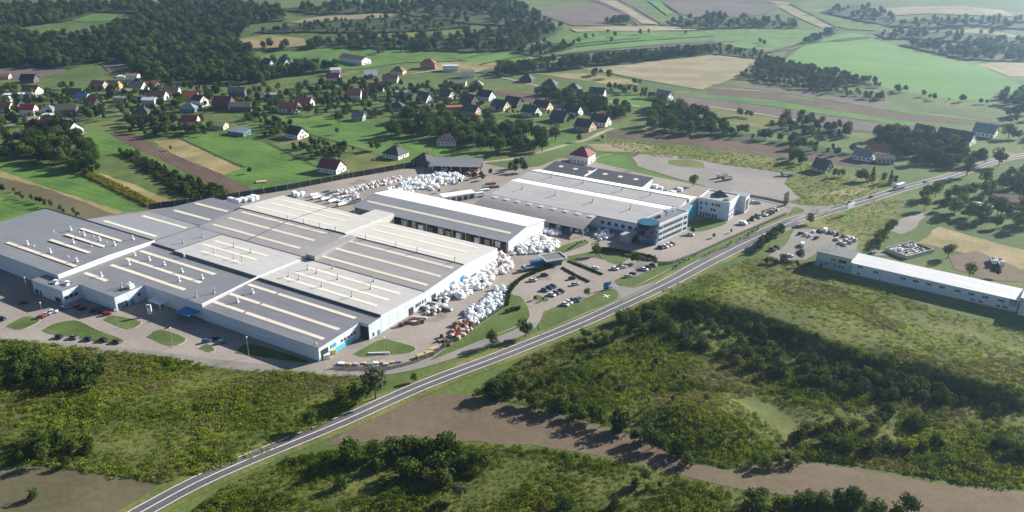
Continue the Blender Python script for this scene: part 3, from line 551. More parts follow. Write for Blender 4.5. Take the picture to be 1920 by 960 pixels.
for b in (-49,-46.6,-44.2): slab(-146.5,b,2.6,.22,1.9,1.6,'glass','window')
for b in (-39.5,-37.8,-36): slab(-119.4,b,.5,.22,1.2,3,'glass','window')
slab(-119.4,-29,3,.22,1.2,1.5,'glass','window'); slab(-119.4,-33,0,.22,1.6,2.3,'blue','door')
slab(-83,-25.4,3.6,10,.22,2,'glass','window')
m=MB(); m.box(-84.5,-28.6,3.4,9,6.4,.5).box(-80.6,-30.6,.05,.5,.5,3.4).box(-88.4,-30.6,.05,.5,.5,3.4); m.ob('entrance_canopy',M['blue'],FAC)
m=MB(); m.box(-107,-28,3.,9,4.6,.4).box(-110.5,-29.6,0,.3,.3,3).box(-103.5,-29.6,0,.3,.3,3); m.ob('entrance_canopy',M['trim'],FAC)
# ---------------------------------------------------------------- open storage hall with white back slope
SH=empty('storage_hall',(*W(-57.5,117),0),ANG,'gabled storage hall with white back slope, one cream roof stripe and open dark front','storage hall')
L_=111; hl=L_/2
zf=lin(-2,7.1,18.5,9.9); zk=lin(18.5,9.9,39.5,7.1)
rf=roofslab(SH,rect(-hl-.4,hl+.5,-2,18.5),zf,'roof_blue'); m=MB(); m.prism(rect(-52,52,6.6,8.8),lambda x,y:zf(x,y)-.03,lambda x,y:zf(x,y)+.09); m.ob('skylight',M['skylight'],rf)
roofslab(SH,rect(-hl-.4,hl+.5,18.52,39.8),zk,'roof_white')  # back slope's white partly paints the sun on it, front slope darker
m=MB(); m.prism([(hl-.3,0),(hl,0),(hl,18.5),(hl,39),(hl-.3,39),(hl-.3,18.5)],0.,lambda x,y:(zf if y<18.6 else zk)(x,y)-.25); m.ob('wall',M['wall_white'],SH)
m=MB(); m.prism([(-hl,0),(-hl+.3,0),(-hl+.3,18.5),(-hl+.3,39),(-hl,39),(-hl,18.5)],4.6,lambda x,y:(zf if y<18.6 else zk)(x,y)-.25); m.ob('wall',M['roof_blue'],SH)
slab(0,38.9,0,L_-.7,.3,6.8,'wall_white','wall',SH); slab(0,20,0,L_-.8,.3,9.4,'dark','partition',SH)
PM=MB().box(0,0,0,.4,.4,7.).me('post',M['steel'])
for i in range(13): o=obj('post',PM,SH); o.location=(-hl+.6+i*(L_-1.2)/12,-.6,0)
# ---------------------------------------------------------------- double gabled production hall with arched lean-to
PH=empty('production_hall',(*W(0,178),0),ANG,'production hall with two pale gabled roofs and an arched open lean-to along its front','production hall')
def b2(poly,z,mat): return block(PH,poly,z,mat)
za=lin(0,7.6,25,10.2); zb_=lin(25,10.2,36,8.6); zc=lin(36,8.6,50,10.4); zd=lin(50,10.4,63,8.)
q1,_=b2(rect(-54,57,0,25),za,'roof_mid'); q2,_=b2(rect(-54.5,57,25.05,36),zb_,'roof_white'); q3,_=b2(rect(-55,58,36.05,50),zc,'roof_mid'); q4,_=b2(rect(-55,59,50.05,63),zd,'roof_white')  # white back slopes carry part of the sunlight in their colour
for a in (-40,-16,10,35): vent(q1,za,a,16.5,'stack')
for a in (-36,-12,16,35): vent(q3,zc,a,46.5,'stack')
def bar2(a0,b0,z0,a1,wd,mat,name='gutter'): m=MB(); m.box((a0+a1)/2,b0,z0-.2,a1-a0,wd,.45); m.ob(name,M[mat],PH)
bar2(-54,-.2,7.5,57,.5,'seam'); bar2(-54,36,8.55,57,.5,'seam'); bar2(-55,50.05,10.35,58,.3,'seam')
# arched lean-to
arc=[(-17.6+1.95*i,4.6+3.1*math.sin(min(1,i/9)*PI*.5)) for i in range(10)]
m=MB(); k=len(arc)
for (b0,z0),(b1,z1) in zip(arc,arc[1:]): m.add([(-56,b0,z0),(21.5,b0,z0),(21.5,b1,z1),(-56,b1,z1),(-56,b0,z0-.25),(21.5,b0,z0-.25),(21.5,b1,z1-.25),(-56,b1,z1-.25)],[(0,1,2,3),(7,6,5,4),(0,4,5,1),(1,5,6,2),(2,6,7,3),(3,7,4,0)])
lr=m.ob('lean_to_roof',M['roof_brown'],PH)
for i in range(9):
    m=MB(); m.prism(rect(-50+i*8.4,-47+i*8.4,-4.6,-1.4),lambda x,y:7.48+.35*math.sin((y+5)/4),lambda x,y:7.75+.35*math.sin((y+5)/4)); m.ob('skylight',M['roof_light'],lr)
for i in range(11): o=obj('post',PM,PH); o.location=(-55.5+i*7.65,-17,0); o.scale=(1,1,.64)
slab(39,-.12,0,33,.24,1.4,'blue','cladding_band',PH)
for i in range(7): slab(25+i*4.4,-.1,3.4,2.2,.26,1.8,'glass','window',PH)
m=MB(); m.prism(rect(57.2,63,30,60),0.,lambda x,y:8.2); m.ob('annex',M['cyan'],PH); slab(60.1,45,8.2,5.6,29.6,.25,'roof_blue','roof',PH)
# ---------------------------------------------------------------- offices
def office(name,x0,label,cat='office'): return empty(name,(*x0,0),0,label,cat)
OA=W(62,173); OB=W(68.3,202); oang=math.atan2(OB[1]-OA[1],OB[0]-OA[0]); OL=math.hypot(OB[0]-OA[0],OB[1]-OA[1])
OF=empty('office_building',(*OA,0),oang,'white three-storey office block with dark flat roof and blue glass corner cylinder','office')
m=MB(); m.box(OL/2,5.6,0,OL,11.2,11.2); m.ob('wall',M['wall_white'],OF)
rf=slab(OL/2,5.6,11.2,OL-.6,10.6,.3,'bitumen','roof',OF)
m=MB(); m.box(OL/2,.12,11.2,OL,.24,.7).box(OL/2,11.1,11.2,OL,.24,.7).box(.12,5.6,11.2,.24,10.7,.7).box(OL-.12,5.6,11.2,.24,10.7,.7); m.ob('parapet',M['trim'],rf)
m=MB(); m.box(13,7,11.5,5,2.4,1.6).box(20,8,11.5,4,3,1.9).box(25,7.5,11.5,3,2,1.3).tube([(18,5,11.5),(18,5,14)],.15); m.ob('roof_unit',M['steel'],rf)
WM=MB().box(0,0,0,1.05,.16,1.7).me('window',M['glass']); WM2=MB().box(0,0,0,3.4,.16,1.5).me('window',M['glass'])
for fl in range(3):
    zz=1.3+fl*3.5
    for i in range(11): o=obj('window',WM,OF); o.location=(5.6+i*1.75,-.03,zz)
    for xx in (2.4,OL-2.6): o=obj('window',WM2,OF); o.location=(xx,-.03,zz)
m=MB(); m.tube([(-2.,5.6,0),(-2.,5.6,12.)],6.2,28); g_=m.ob('glass_cylinder',M['glassblue'],OF,True)
m=MB(); m.tube([(-2.,5.6,12.02),(-2.,5.6,12.4)],6.0,28); m.ob('cap',paint('blue_glass_cap',(.012,.08,.14),.3),g_)
m=MB()
for k in range(1,4): m.tube([(-2.,5.6,k*3.-.08),(-2.,5.6,k*3.+.08)],6.24,28)
m.ob('band',M['blue'],g_)
m=MB(); m.box(-6,14.5,0,11,7,4.4); m.ob('entrance_wing',M['concrete'],OF); slab(-6,10.9,.3,6,.3,3,'glass','window',OF)
OW=empty('office_building',(*W(64,231),0),ANG,'square white three-storey office with a blue glass pyramid on its flat roof','office')
m=MB(); m.box(9.7,9,0,19.4,18,11); m.ob('wall',M['wall_white'],OW)
rf=slab(9.7,9,11,18.8,17.4,.25,'concrete','roof',OW)
m=MB(); m.box(9.7,.15,11,19.4,.3,.8).box(9.7,17.85,11,19.4,.3,.8).box(.15,9,11,.3,17.4,.8).box(19.25,9,11,.3,17.4,.8); m.ob('parapet',M['trim'],rf)
m=MB(); m.box(9.5,10.5,11.2,8.5,8.5,3.6,R(45),0,.08); m.ob('glass_pyramid',M['glassblue'],rf)
m=MB(); m.box(16,5,11.2,3,2,1.2).tube([(4,4,11.2),(4,4,13.4)],.2); m.ob('roof_unit',M['steel'],rf)
for a,z_ in ((1.8,7.6),(5,7.6),(1.8,4.4),(8.6,4.4),(10.4,4.4),(9,7.8),(11.2,7.8),(13,7.8)): slab(a,-.02,z_,1.3,.16,1.6,'glass','window',OW)
for i in range(6): slab(2+i*1.9,-.02,.2,1.2,.16,2.4,'glass','window',OW)
for b in (2,6,10,14): slab(19.42,b,4.4,.16,1.4,1.6,'glass','window',OW); slab(19.42,b,1,.16,1.6,2,'glass','window',OW)
m=MB(); m.box(18,22.2,0,11,8,10.4); m.ob('annex',M['wall_white'],OW); slab(18,22.2,10.4,11.3,8.3,.4,'roof_blue','roof',OW); slab(23.55,22,1.2,.16,5,7,'glassblue','window',OW)
# ---------------------------------------------------------------- long dark shed behind
DS=empty('open_shed',(*W(-57,249),0),ANG,'long low dark-roofed open shed behind the production hall, six small pale roof panes','shed')
zz=lin(-1,5.2,19.5,6.8); rr_=roofslab(DS,rect(-.5,75.5,-1,19.5),zz,'roof_black')
slab(37.5,18.9,0,75,.3,6.2,'concrete','wall',DS); m=MB(); m.prism(rect(74.7,75,0,18.7),0.,lambda x,y:zz(x,y)-.25); m.ob('wall',M['wall_white'],DS)
m=MB(); m.prism(rect(0,.3,0,18.7),0.,lambda x,y:zz(x,y)-.25); m.ob('wall',M['concrete'],DS)
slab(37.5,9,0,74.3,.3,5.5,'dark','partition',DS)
for i in range(6):
    m=MB(); m.prism(rect(7+i*11.5,10+i*11.5,10,13),lambda x,y:zz(x,y)-.03,lambda x,y:zz(x,y)+.08); m.ob('skylight',M['skylight'],rr_)
m=MB(); m.box(33.5,9,5.9,.5,19,.9,0); m.ob('parapet',M['trim'],rr_)
for i in range(10): o=obj('post',PM,DS); o.location=(.5+i*8.2,-.3,0); o.scale=(1,1,.71)
# small pale annex and the grey store at the far end of the yard
SA_=empty('garage',(*P(858,373),0),R(25),'small pale blue-white flat-roofed garage block between the storage and production halls','garage')
m=MB(); m.box(0,0,0,22,7,3.6); m.ob('wall',M['wall_white'],SA_); slab(0,0,3.6,22.6,7.6,.3,'roof_white','roof',SA_)
for i in range(5): slab(-8.4+i*4.2,-3.5,0,2.8,.16,2.7,'glass','door',SA_)
GS=empty('open_barn',(*P(858,318),0),R(-5),'grey-roofed open barn at the end of the black yard fence','barn')
zz=lin(-8,4.6,8,6.9); roofslab(GS,rect(-19,18,-8,8),zz,'roof_dark'); slab(0,7.5,0,35,.3,6.4,'concrete','wall',GS)
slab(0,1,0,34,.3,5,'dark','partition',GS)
for i in range(6): o=obj('post',PM,GS); o.location=(-17+i*6.8,-7.4,0); o.scale=(1,1,.63)
# ---------------------------------------------------------------- long white building on the right
LA=(175.,398.); LBp=(236.,353.); lang=math.atan2(LBp[1]-LA[1],LBp[0]-LA[0]); LL=math.hypot(LBp[0]-LA[0],LBp[1]-LA[1])
LB=empty('workshop_building',(*LA,0),lang,'very long low white workshop with pale metal roof beside the rubble slab','workshop')
zl=lin(-.3,6.4,11,8.2); zr=lin(11,8.2,14.4,6.9)
m=MB(); m.prism([(0,0),(LL,0),(LL,11),(LL,14),(0,14),(0,11)],0.,lambda x,y:(zl if y<11.1 else zr)(x,y)-.22); wl=m.ob('wall',M['wall_white'],LB)
roofslab(LB,rect(-.3,LL+.2,-.3,11),zl,'roof_white'); roofslab(LB,rect(-.3,LL+.2,11.02,14.4),zr,'roof_white')
W3=MB().box(0,0,0,2.5,.16,1.3).me('window',M['glass']); W3f=MB().box(0,-.05,-.08,2.7,.1,.1).box(0,-.05,1.28,2.7,.1,.1).box(-.42,-.06,0,.12,.1,1.3).box(.42,-.06,0,.12,.1,1.3).me('frame',M['trim'])
for i,xx in enumerate((4.2,12,25,31,37,43,50,56,62,68.5,73.5)):
    if xx<LL-2: o=obj('window',W3,LB); o.location=(xx,-.03,3.6 if xx>5 else 4.4); f_=obj('frame',W3f,o)
for xx in (4,57,60.5,68,71): o=obj('window',W3,LB); o.location=(xx,-.03,.9); o.scale=(.7,1,.9); obj('frame',W3f,o)
slab(LL/2,-.06,0,LL,.1,.5,'concrete','plinth',LB); slab(73.6,-.05,3,3,.14,3,'green','cladding_panel',LB); slab(14.5,-.06,.5,.12,.12,5.6,'seam','downpipe',LB); slab(70,-.06,.5,.12,.12,5.6,'seam','downpipe',LB)
slab(40,16.5,0,50,4.6,4.6,'wall_white','annex',LB); slab(40,16.6,4.6,51,5,.25,'roof_light','roof',LB)
c_,s_=math.cos(lang),math.sin(lang)
RB=empty('workshop_building',(LA[0]+(LL+.6)*c_,LA[1]+(LL+.6)*s_,0),lang,'taller white workshop block cut off by the right frame edge','workshop')
m=MB(); m.box(15,6,0,30,16,8.6); m.ob('wall',M['wall_white'],RB); slab(15,6,8.6,30.4,16.4,.3,'roof_white','roof',RB); slab(4,-2.05,5.4,2.6,.16,1.6,'glass','window',RB); slab(.6,-2.05,4,.14,.12,4.4,'seam','downpipe',RB)
TB=empty('teal_building',(LA[0]-18.2*c_,LA[1]-18.2*s_,0),lang,'teal building with flat dark roof at the left end of the white workshop','building')
m=MB(); m.box(8.9,6.5,0,17.8,13,4.4); m.ob('wall',M['teal'],TB); m=MB(); m.box(8.9,6.5,4.4,17.7,12.9,3.6); m.ob('upper_wall',paint('pale_mint_render',(.42,.47,.44),.8,.15),TB)
slab(8.9,6.5,8,18.2,13.4,.35,'bitumen','roof',TB)
for xx in (5.5,10,12.3,14): slab(xx,-.05,2.2,1.2,.16,.9,'glass','window',TB)
slab(3.2,-.05,0,1.,.16,2.2,'dark','door',TB); slab(13.5,-.02,4.9,4,.2,1.6,'dark','window',TB); slab(9,-.02,5.2,3.4,.2,1.,'bitumen','window',TB)
for k in (4,7): m=MB(); m.tube([(k,8,8.3),(k,8,11.4)],.12,5); m.ob('mast',M['steel'],TB)
# rubble slab
p_=P(1705,472); RS=empty('ruined_slab',(*p_,0),R(28),'roofless ruined slab heaped with grey rubble behind the long white workshop','ruin')
m=MB(); m.box(0,0,0,22,14,1.2); m.ob('slab',M['concrete'],RS)
m=MB(); r=random.Random(4)
for i in range(150): m.box(r.uniform(-10.3,10.3),r.uniform(-6.3,6.3),1.1,r.uniform(.5,2.4),r.uniform(.3,.8),r.uniform(.2,.9),r.uniform(0,3),r.choice((0,0,1,2)))
m.ob('rubble',[M['concrete'],M['trim'],M['dark']],RS)
for x,y,sx,sy in ((0,-6.8,22,.4),(0,6.8,22,.4),(-10.8,0,.4,13),(10.8,0,.4,13)): slab(x,y,1.2,sx,sy,.9,'concrete','wall',RS)
# ---------------------------------------------------------------- houses
RC={'red':(.36,.05,.04),'brick':(.27,.085,.055),'terra':(.36,.13,.065),'maroon':(.20,.035,.05),'brown':(.16,.095,.07),'tan':(.27,.22,.17),'grey':(.20,.20,.205),'slate':(.055,.057,.066),'black':(.028,.028,.034),'blue':(.10,.28,.50),'white':(.6,.61,.63),'pink':(.36,.19,.17),'olive':(.17,.145,.10),'bluegrey':(.17,.20,.24),'bright':(.55,.03,.06)}
WC={'white':(.72,.71,.68),'cream':(.62,.54,.38),'grey':(.42,.41,.4),'yellow':(.55,.42,.12),'brick':(.33,.17,.12),'pink':(.55,.38,.34),'dark':(.10,.09,.085),'teal':(.10,.26,.27),'palegreen':(.5,.55,.5)}
RM={k:paint('tile_'+k,c,.75,.15,.6,streak=(0,.9)) for k,c in RC.items()}; WMt={k:paint('render_'+k,c,.85,.08,.5) for k,c in WC.items()}
HW=MB().box(0,0,0,1.2,.14,1.3).me('window',M['glass']); HD=MB().box(0,0,0,1.1,.14,2.1).me('door',paint('door_brown',(.12,.07,.045),.6)); HC=MB().box(0,0,0,.7,.7,2.2).box(0,0,2.2,.85,.85,.15).me('chimney',paint('chimney_brick',(.24,.13,.10),.9))
HOUSEPTS=[]
def house(u,v,L,Wd,rot,style,rc,wc,label,name='house',cat='house',hw=None,chim=1,balc=False):
    x,y=P(u,v); z=H1(x,y); HOUSEPTS.append((x,y,max(L,Wd)*.5+2)); o=empty(name,(x,y,z),R(rot),label,cat)
    a,b=L/2,Wd/2
    if style=='flat':
        hw=hw or 4.2; m=MB(); m.box(0,0,-.5,L,Wd,hw+.5); m.ob('wall',WMt[wc],o); m=MB(); m.box(0,0,hw,L+.4,Wd+.4,.35); rf=m.ob('roof',RM[rc],o); ht=hw
    elif style=='shed':
        hw=hw or 3.2; k=Wd*.16; m=MB(); m.prism([(-a,-b),(a,-b),(a,b),(-a,b)],-.5,lambda p,q:hw+k*(q+b)/Wd-.2); m.ob('wall',WMt[wc],o)
        m=MB(); m.prism([(-a-.4,-b-.4),(a+.4,-b-.4),(a+.4,b+.4),(-a-.4,b+.4)],lambda p,q:hw+k*(q+b)/Wd-.18,lambda p,q:hw+k*(q+b)/Wd+.05); rf=m.ob('roof',RM[rc],o); ht=hw+k/2
    else:
        hw=hw or {'gable':4.,'hip':3.6,'steep':3.,'low':3.6}[style]; rise=b*{'gable':.85,'hip':.85,'steep':1.25,'low':.45}[style]; t=.22; e=.6
        m=MB(); body=[(-a,-b),(a,-b),(a,b),(-a,b)]
        if style=='hip':
            m.prism(body,-.5,hw); m.ob('wall',WMt[wc],o); h=max(.5,a-b); r_=[(-a-e,-b-e,hw-.1),(a+e,-b-e,hw-.1),(a+e,b+e,hw-.1),(-a-e,b+e,hw-.1),(-h,0,hw+rise),(h,0,hw+rise),(-a-e,-b-e,hw-.35),(a+e,-b-e,hw-.35),(a+e,b+e,hw-.35),(-a-e,b+e,hw-.35)]
            m=MB(); m.add(r_,[(0,1,5,4),(2,3,4,5),(1,2,5),(3,0,4),(6,7,1,0),(7,8,2,1),(8,9,3,2),(9,6,0,3),(9,8,7,6)]); rf=m.ob('roof',RM[rc],o)
        else:
            m.add([(-a,-b,-.5),(a,-b,-.5),(a,b,-.5),(-a,b,-.5),(-a,-b,hw),(a,-b,hw),(a,b,hw),(-a,b,hw),(-a,0,hw+rise-.05),(a,0,hw+rise-.05)],[(3,2,1,0),(0,1,5,4),(2,3,7,6),(1,2,6,9,5),(3,0,4,8,7),(4,5,9,8),(6,7,8,9)]); m.ob('wall',WMt[wc],o)
            m=MB(); k=rise/b
            for s in (-1,1):
                q=[(-a-e,s*(b+e),hw-k*e),(a+e,s*(b+e),hw-k*e),(a+e,0,hw+rise),(-a-e,0,hw+rise)]; v8=[(p[0],p[1],p[2]+.02) for p in q]+[(p[0],p[1],p[2]+t+.05) for p in q]
                f=[(0,1,2,3)[::-1],(4,5,6,7),(0,1,5,4),(1,2,6,5),(2,3,7,6),(3,0,4,7)]; m.add(v8,f if s<0 else [g[::-1] for g in f])
            rf=m.ob('roof',RM[rc],o)
        ht=hw+rise
        if chim:
            c=obj('chimney',HC,rf); c.location=(a*.35,b*.28,ht-1.5)
    n=max(2,int(L/3))
    for i in range(n):
        if style!='shed' or i%2==0:
            w_=obj('window',HW,o); w_.location=(-a+(i+.5)*L/n,-b-.02,1.1)
    for yy in (-b*.45,b*.45):
        w_=obj('window',HW,o); w_.location=(a+.02,yy,1.2); w_.rotation_euler=(0,0,R(90))
    if style in('gable','steep'):
        for sx in (1,-1):
            w_=obj('window',HW,o); w_.location=(sx*(a+.02),0,hw+.3); w_.rotation_euler=(0,0,R(90))
    d=obj('door',HD,o); d.location=(a+.03,0,0); d.rotation_euler=(0,0,R(90))
    if balc: m=MB(); m.box(a+.9,0,2.6,1.6,Wd*.8,.2).box(a+1.65,0,2.8,.1,Wd*.8,.9); m.ob('balcony',WMt['white'],o)
    return o
E_='in the dark-roofed estate'
HL=[
(5,148,16,10,10,'low','brown','pink','low brown-roofed house at the left edge against the pink ploughed field'),
(56,154,15,11,0,'gable','black','dark','black-roofed barn below the pink ploughed field'),
(62,176,17,11,-15,'gable','brown','white','brown-roofed house with white porch above the grey-roofed one, upper left'),
(27,186,18,8,10,'flat','white','white','long white-roofed shed beside the tall white house at the left edge'),
(57,188,15,11,10,'hip','grey','grey','grey hip-roofed house below the brown-roofed house with white porch'),
(5,194,14,12,0,'low','brick','white','tall white house with red roof at the left frame edge'),
(10,208,15,11,-5,'gable','terra','cream','orange-roofed house at the left frame edge, nearest the viewer'),
(40,204,12,10,-50,'steep','black','white','black steep-roofed house with white gable at the far left'),
(56,216,13,9,0,'gable','bright','white','bright crimson-roofed small house in the left village'),
(92,212,10,10,10,'hip','bluegrey','grey','blue-grey roofed cottage behind the white flat shed'),
(95,223,12,7,-5,'flat','white','grey','white flat-roofed shed before the blue-grey cottage'),
(62,230,10,8,10,'shed','tan','grey','tan-roofed garden shed below the crimson roof'),
(128,216,17,10,10,'gable','olive','brown' if False else 'dark','olive-roofed barn among the left village gardens'),
(93,240,12,9,5,'gable','maroon','white','maroon-roofed house left of the big black-roofed one'),
(132,252,18,13,-30,'gable','black','white','big black-roofed house with white gable at the edge of the left village'),
(37,257,10,6,10,'shed','pink','pink','pink-roofed shed before the left grove'),
(143,182,14,11,0,'gable','brown','grey','brown-roofed house behind the bright blue roof'),
(158,189,11,9,-10,'gable','blue','white','house with a bright blue roof'),
(178,201,15,12,-35,'steep','brick','dark','brick-red steep-roofed house with a dark front'),
(188,168,16,13,-20,'gable','terra','grey','terracotta-roofed house beside the yellow gable'),
(214,166,13,11,-10,'gable','tan','yellow','tan-roofed house with a yellow gable'),
(230,153,9,8,0,'flat','white','white','small white cube house at the upper end of the village'),
(236,176,12,9,0,'flat','cream' if False else 'tan','cream','cream house with bands below the tan-roofed one'),
(227,190,11,9,-5,'flat','grey','grey','grey flat-roofed block right of the brick-red steep roof'),
(250,152,13,9,0,'low','pink','white','pale reddish house highest in the village, before the wood'),
(260,170,16,13,-15,'gable','tan','white','large tan-roofed house with white lower storeys'),
(283,164,17,11,-10,'low','brick','dark','dark red-brown long roof against the wood'),
(275,188,14,11,0,'flat','slate','dark','dark flat house with pale bands'),
(298,186,16,10,-5,'gable','terra','white','orange-brown roofed house right of the dark banded one'),
(282,198,12,8,0,'low','white','grey','white-roofed low shed beside the village street'),
(324,177,14,10,0,'gable','tan','grey','tan-grey roofed house alone before the dark wood'),
(359,187,13,10,10,'gable','red','white','red-roofed white house beside the small black roof'),
(376,198,12,10,-30,'gable','black','white','small black-roofed house with white gable, mid village'),
(355,209,14,10,0,'hip','bluegrey','teal','blue-green glazed house below the red-roofed one'),
(421,203,17,15,-10,'gable','maroon','brown' if False else 'dark','tall maroon-roofed house with two white bays'),
(447,181,15,10,0,'gable','grey','dark','grey-brown roofed house behind the tall maroon one'),
(452,208,19,8,5,'gable','tan','dark','long tan-roofed barn right of the tall maroon house'),
(359,238,13,10,0,'gable','red','white','white house with bright red roof behind the village thicket'),
(410,241,14,9,-10,'low','tan','cream','cream house with beige roof right of the red-roofed white house'),
(449,252,17,9,-25,'shed','bluegrey','teal','teal workshop with pale sloping roof among parked vehicles'),
(268,222,14,10,0,'hip','slate','brick','dark hipped house before the village thicket'),
(505,132,14,12,-40,'steep','slate','white','dark steep-roofed house, left of a pair with white gables, top of the village'),
(534,130,13,12,-40,'steep','slate','white','dark steep-roofed house, right of a pair with white gables, top of the village'),
(562,122,20,8,5,'flat','grey','white','long low grey-roofed building right of the pair with white gables'),
(666,118,40,15,-38,'low','pink','white','long pale farm barn standing alone in the village meadow'),
(626,155,13,10,0,'gable','red','white','bright red-roofed house in the middle of the village'),
(630,140,11,8,10,'low','white','white','white low house behind the bright red roof of the middle village'),
(696,146,14,11,10,'gable','white','white','white house with white gable below the long farm barn'),
(706,170,15,9,0,'gable','red','white','red-roofed white house below the white-gabled one'),
(733,154,16,10,-5,'gable','pink','white','pink-roofed white house right of the white-gabled one'),
(747,138,15,11,-15,'hip','brown','cream','brown-roofed cream house behind the pink-roofed one'),
(803,128,17,12,0,'hip','brick','brick','dark red hipped barn at the top right of the village'),
(845,133,18,7,5,'flat','white','white','long white flat building at the top right of the village'),
(877,145,14,9,5,'low','grey','white','grey-roofed white house at the far right of the upper village'),
(665,186,13,12,0,'gable','terra','white','terracotta-roofed white two-storey house over a small meadow'),
(686,182,8,7,0,'gable','brown','white','little outbuilding right of the terracotta-roofed house'),
(757,180,15,8,-5,'low','white','grey','pale-roofed shed between the terracotta house and the white-gabled dark roof'),
(797,191,14,11,-40,'steep','slate','white','dark-roofed house with a big white gable on the small meadow'),
(840,184,13,11,-40,'gable','slate','white','dark-roofed house with cream gable right of the big white gable'),
(860,160,16,10,-5,'low','tan','white','tan low-roofed house behind the upper estate'),
(893,165,14,12,0,'hip','tan','dark','tan hip-roofed house at the corner of the upper estate'),
(512,184,16,9,-5,'flat','tan','cream','cream flat-roofed house above the orange-roofed one'),
(545,209,17,12,-15,'gable','terra','white','orange-roofed house at the edge of the bright green meadow'),
(572,199,15,11,-15,'gable','brick','white','brick-red roofed house right behind the orange-roofed one'),
(673,225,10,8,-10,'gable','grey','grey','small grey house at the top of the bright green meadow'),
(745,206,13,12,0,'hip','black','grey','black hip-roofed house above the central grove'),
(779,217,13,10,-40,'steep','black','white','black steep roof with a small white gable above the central grove'),
(852,212,15,9,10,'flat','brick','brick','unfinished brick house shell at the end of the village'),
(885,214,14,11,-30,'gable','slate','pink','dark-roofed house with a pink gable beside the big round tree'),
(557,257,15,12,-35,'gable','black','white','black-roofed house with white timbered gable above the lawn'),
(623,321,16,12,-25,'gable','maroon','white','white house with maroon roof and garage by the black yard fence'),
(742,294,15,13,-30,'hip','slate','white','dark hipped bungalow nearest the pair of upright trees'),
(796,308,14,13,-30,'hip','slate','dark','dark hipped bungalow at the bend of the black yard fence'),
(838,270,15,12,0,'hip','pink','white','white hipped house at the front of the central grove'),
(1092,303,15,13,-30,'hip','maroon','white','tall white villa with dark red roof above the long dark shed'),
(1619,299,13,10,-40,'gable','grey','white','white-gabled house in the trees right of the weedy ground'),
(1646,290,16,11,-20,'gable','brick','white','dark red-roofed house behind the white-gabled one on the right'),
(1541,320,11,9,-50,'steep','slate','grey','small grey house with pale gable above the conifer row'),
(1658,304,12,8,-10,'low','slate','grey','low grey outbuilding below the dark red-roofed house on the right'),
(1731,258,14,12,-50,'steep','brown','pink','brown steep-roofed house with pinkish gables on the right'),
(1791,266,26,14,-45,'gable','slate','white','large grey-roofed house with white gable edges on the right'),
(1846,254,16,14,-40,'gable','bluegrey','white','white house with blue-grey roof farthest right beyond the road'),
(1890,383,20,12,-10,'low','brown','pink','low brown house in the gardens at the right edge'),
(1840,396,12,7,-30,'flat','white','grey','small white outbuilding in the gardens right of the road'),
(1245,186,14,11,-40,'gable','grey','white','white farmhouse with grey roof beside the mauve field'),
(1120,181,15,12,-20,'gable','slate','white','pale-walled house with dark roof, last of the far row over the long hedge'),
(988,153,14,11,-20,'hip','slate','dark','dark-roofed house, first from the left in the far row over the long hedge'),
(1031,163,15,12,-20,'hip','slate','dark','dark-roofed house, second from the left in the far row over the long hedge'),
(1075,171,14,12,-20,'hip','slate','grey','dark-roofed house, third from the left in the far row over the long hedge'),
]
for n_,(u,v,l) in enumerate([(880,194,'nearest the dark-red wall'),(911,186,'at its upper left corner'),(939,205,'second along its lower edge'),(963,199,'second along the brown field'),(996,216,'third along its lower edge'),(1018,206,'third along the brown field'),(1051,226,'fourth along its lower edge'),(1074,215,'fourth along the brown field'),(1097,243,'at its near right corner'),(1126,234,'at its right end by the brown field')]):
    HL.append((u,v,15,12,-32 if n_%2 else -36,'gable','black' if n_%2 else 'slate',('dark','white','cream')[n_%3] if n_ not in (8,9) else ('pink','white')[n_-8],f'dark-roofed house {E_}, {l}'))
for t in HL: house(*t,hw=6.2 if 'villa' in t[8] else (5.2 if 'two-storey' in t[8] or 'tall' in t[8] else None))
# ---------------------------------------------------------------- vegetation
FO_={}
FO_['dark']=foliage('foliage_dark',[(.026,.048,.013),(.055,.085,.021),(.10,.13,.034)])
FO_['mid']=foliage('foliage_mid',[(.036,.068,.014),(.07,.11,.022),(.125,.155,.035)])
FO_['lime']=foliage('foliage_lime',[(.045,.07,.014),(.08,.11,.022),(.125,.15,.032)])
FO_['grey']=foliage('foliage_grey_green',[(.04,.055,.03),(.065,.083,.045),(.10,.12,.065)])
FO_['conifer']=foliage('foliage_conifer',[(.010,.022,.012),(.018,.034,.017),(.028,.048,.021)])
FO_['autumn']=foliage('foliage_brown',[(.05,.045,.02),(.085,.068,.026),(.12,.09,.035)])
FO_['weed']=foliage('weed_leaf',[(.07,.105,.012),(.13,.185,.02),(.19,.25,.03),(.27,.30,.05)],.05,.5,.32)
FO_['shrub']=foliage('shrub_leaf',[(.03,.056,.012),(.065,.105,.018),(.12,.16,.026),(.21,.22,.035)],.06,.42,.35)
FO_['yellowrow']=foliage('yellow_hedge_leaf',[(.12,.13,.02),(.17,.17,.025),(.24,.22,.04)])
FO_['drygrass']=foliage('dry_weed_leaf',[(.11,.095,.035),(.19,.16,.07),(.28,.235,.12)])
BARK=paint('bark',(.09,.07,.05),.9,.3,2.)
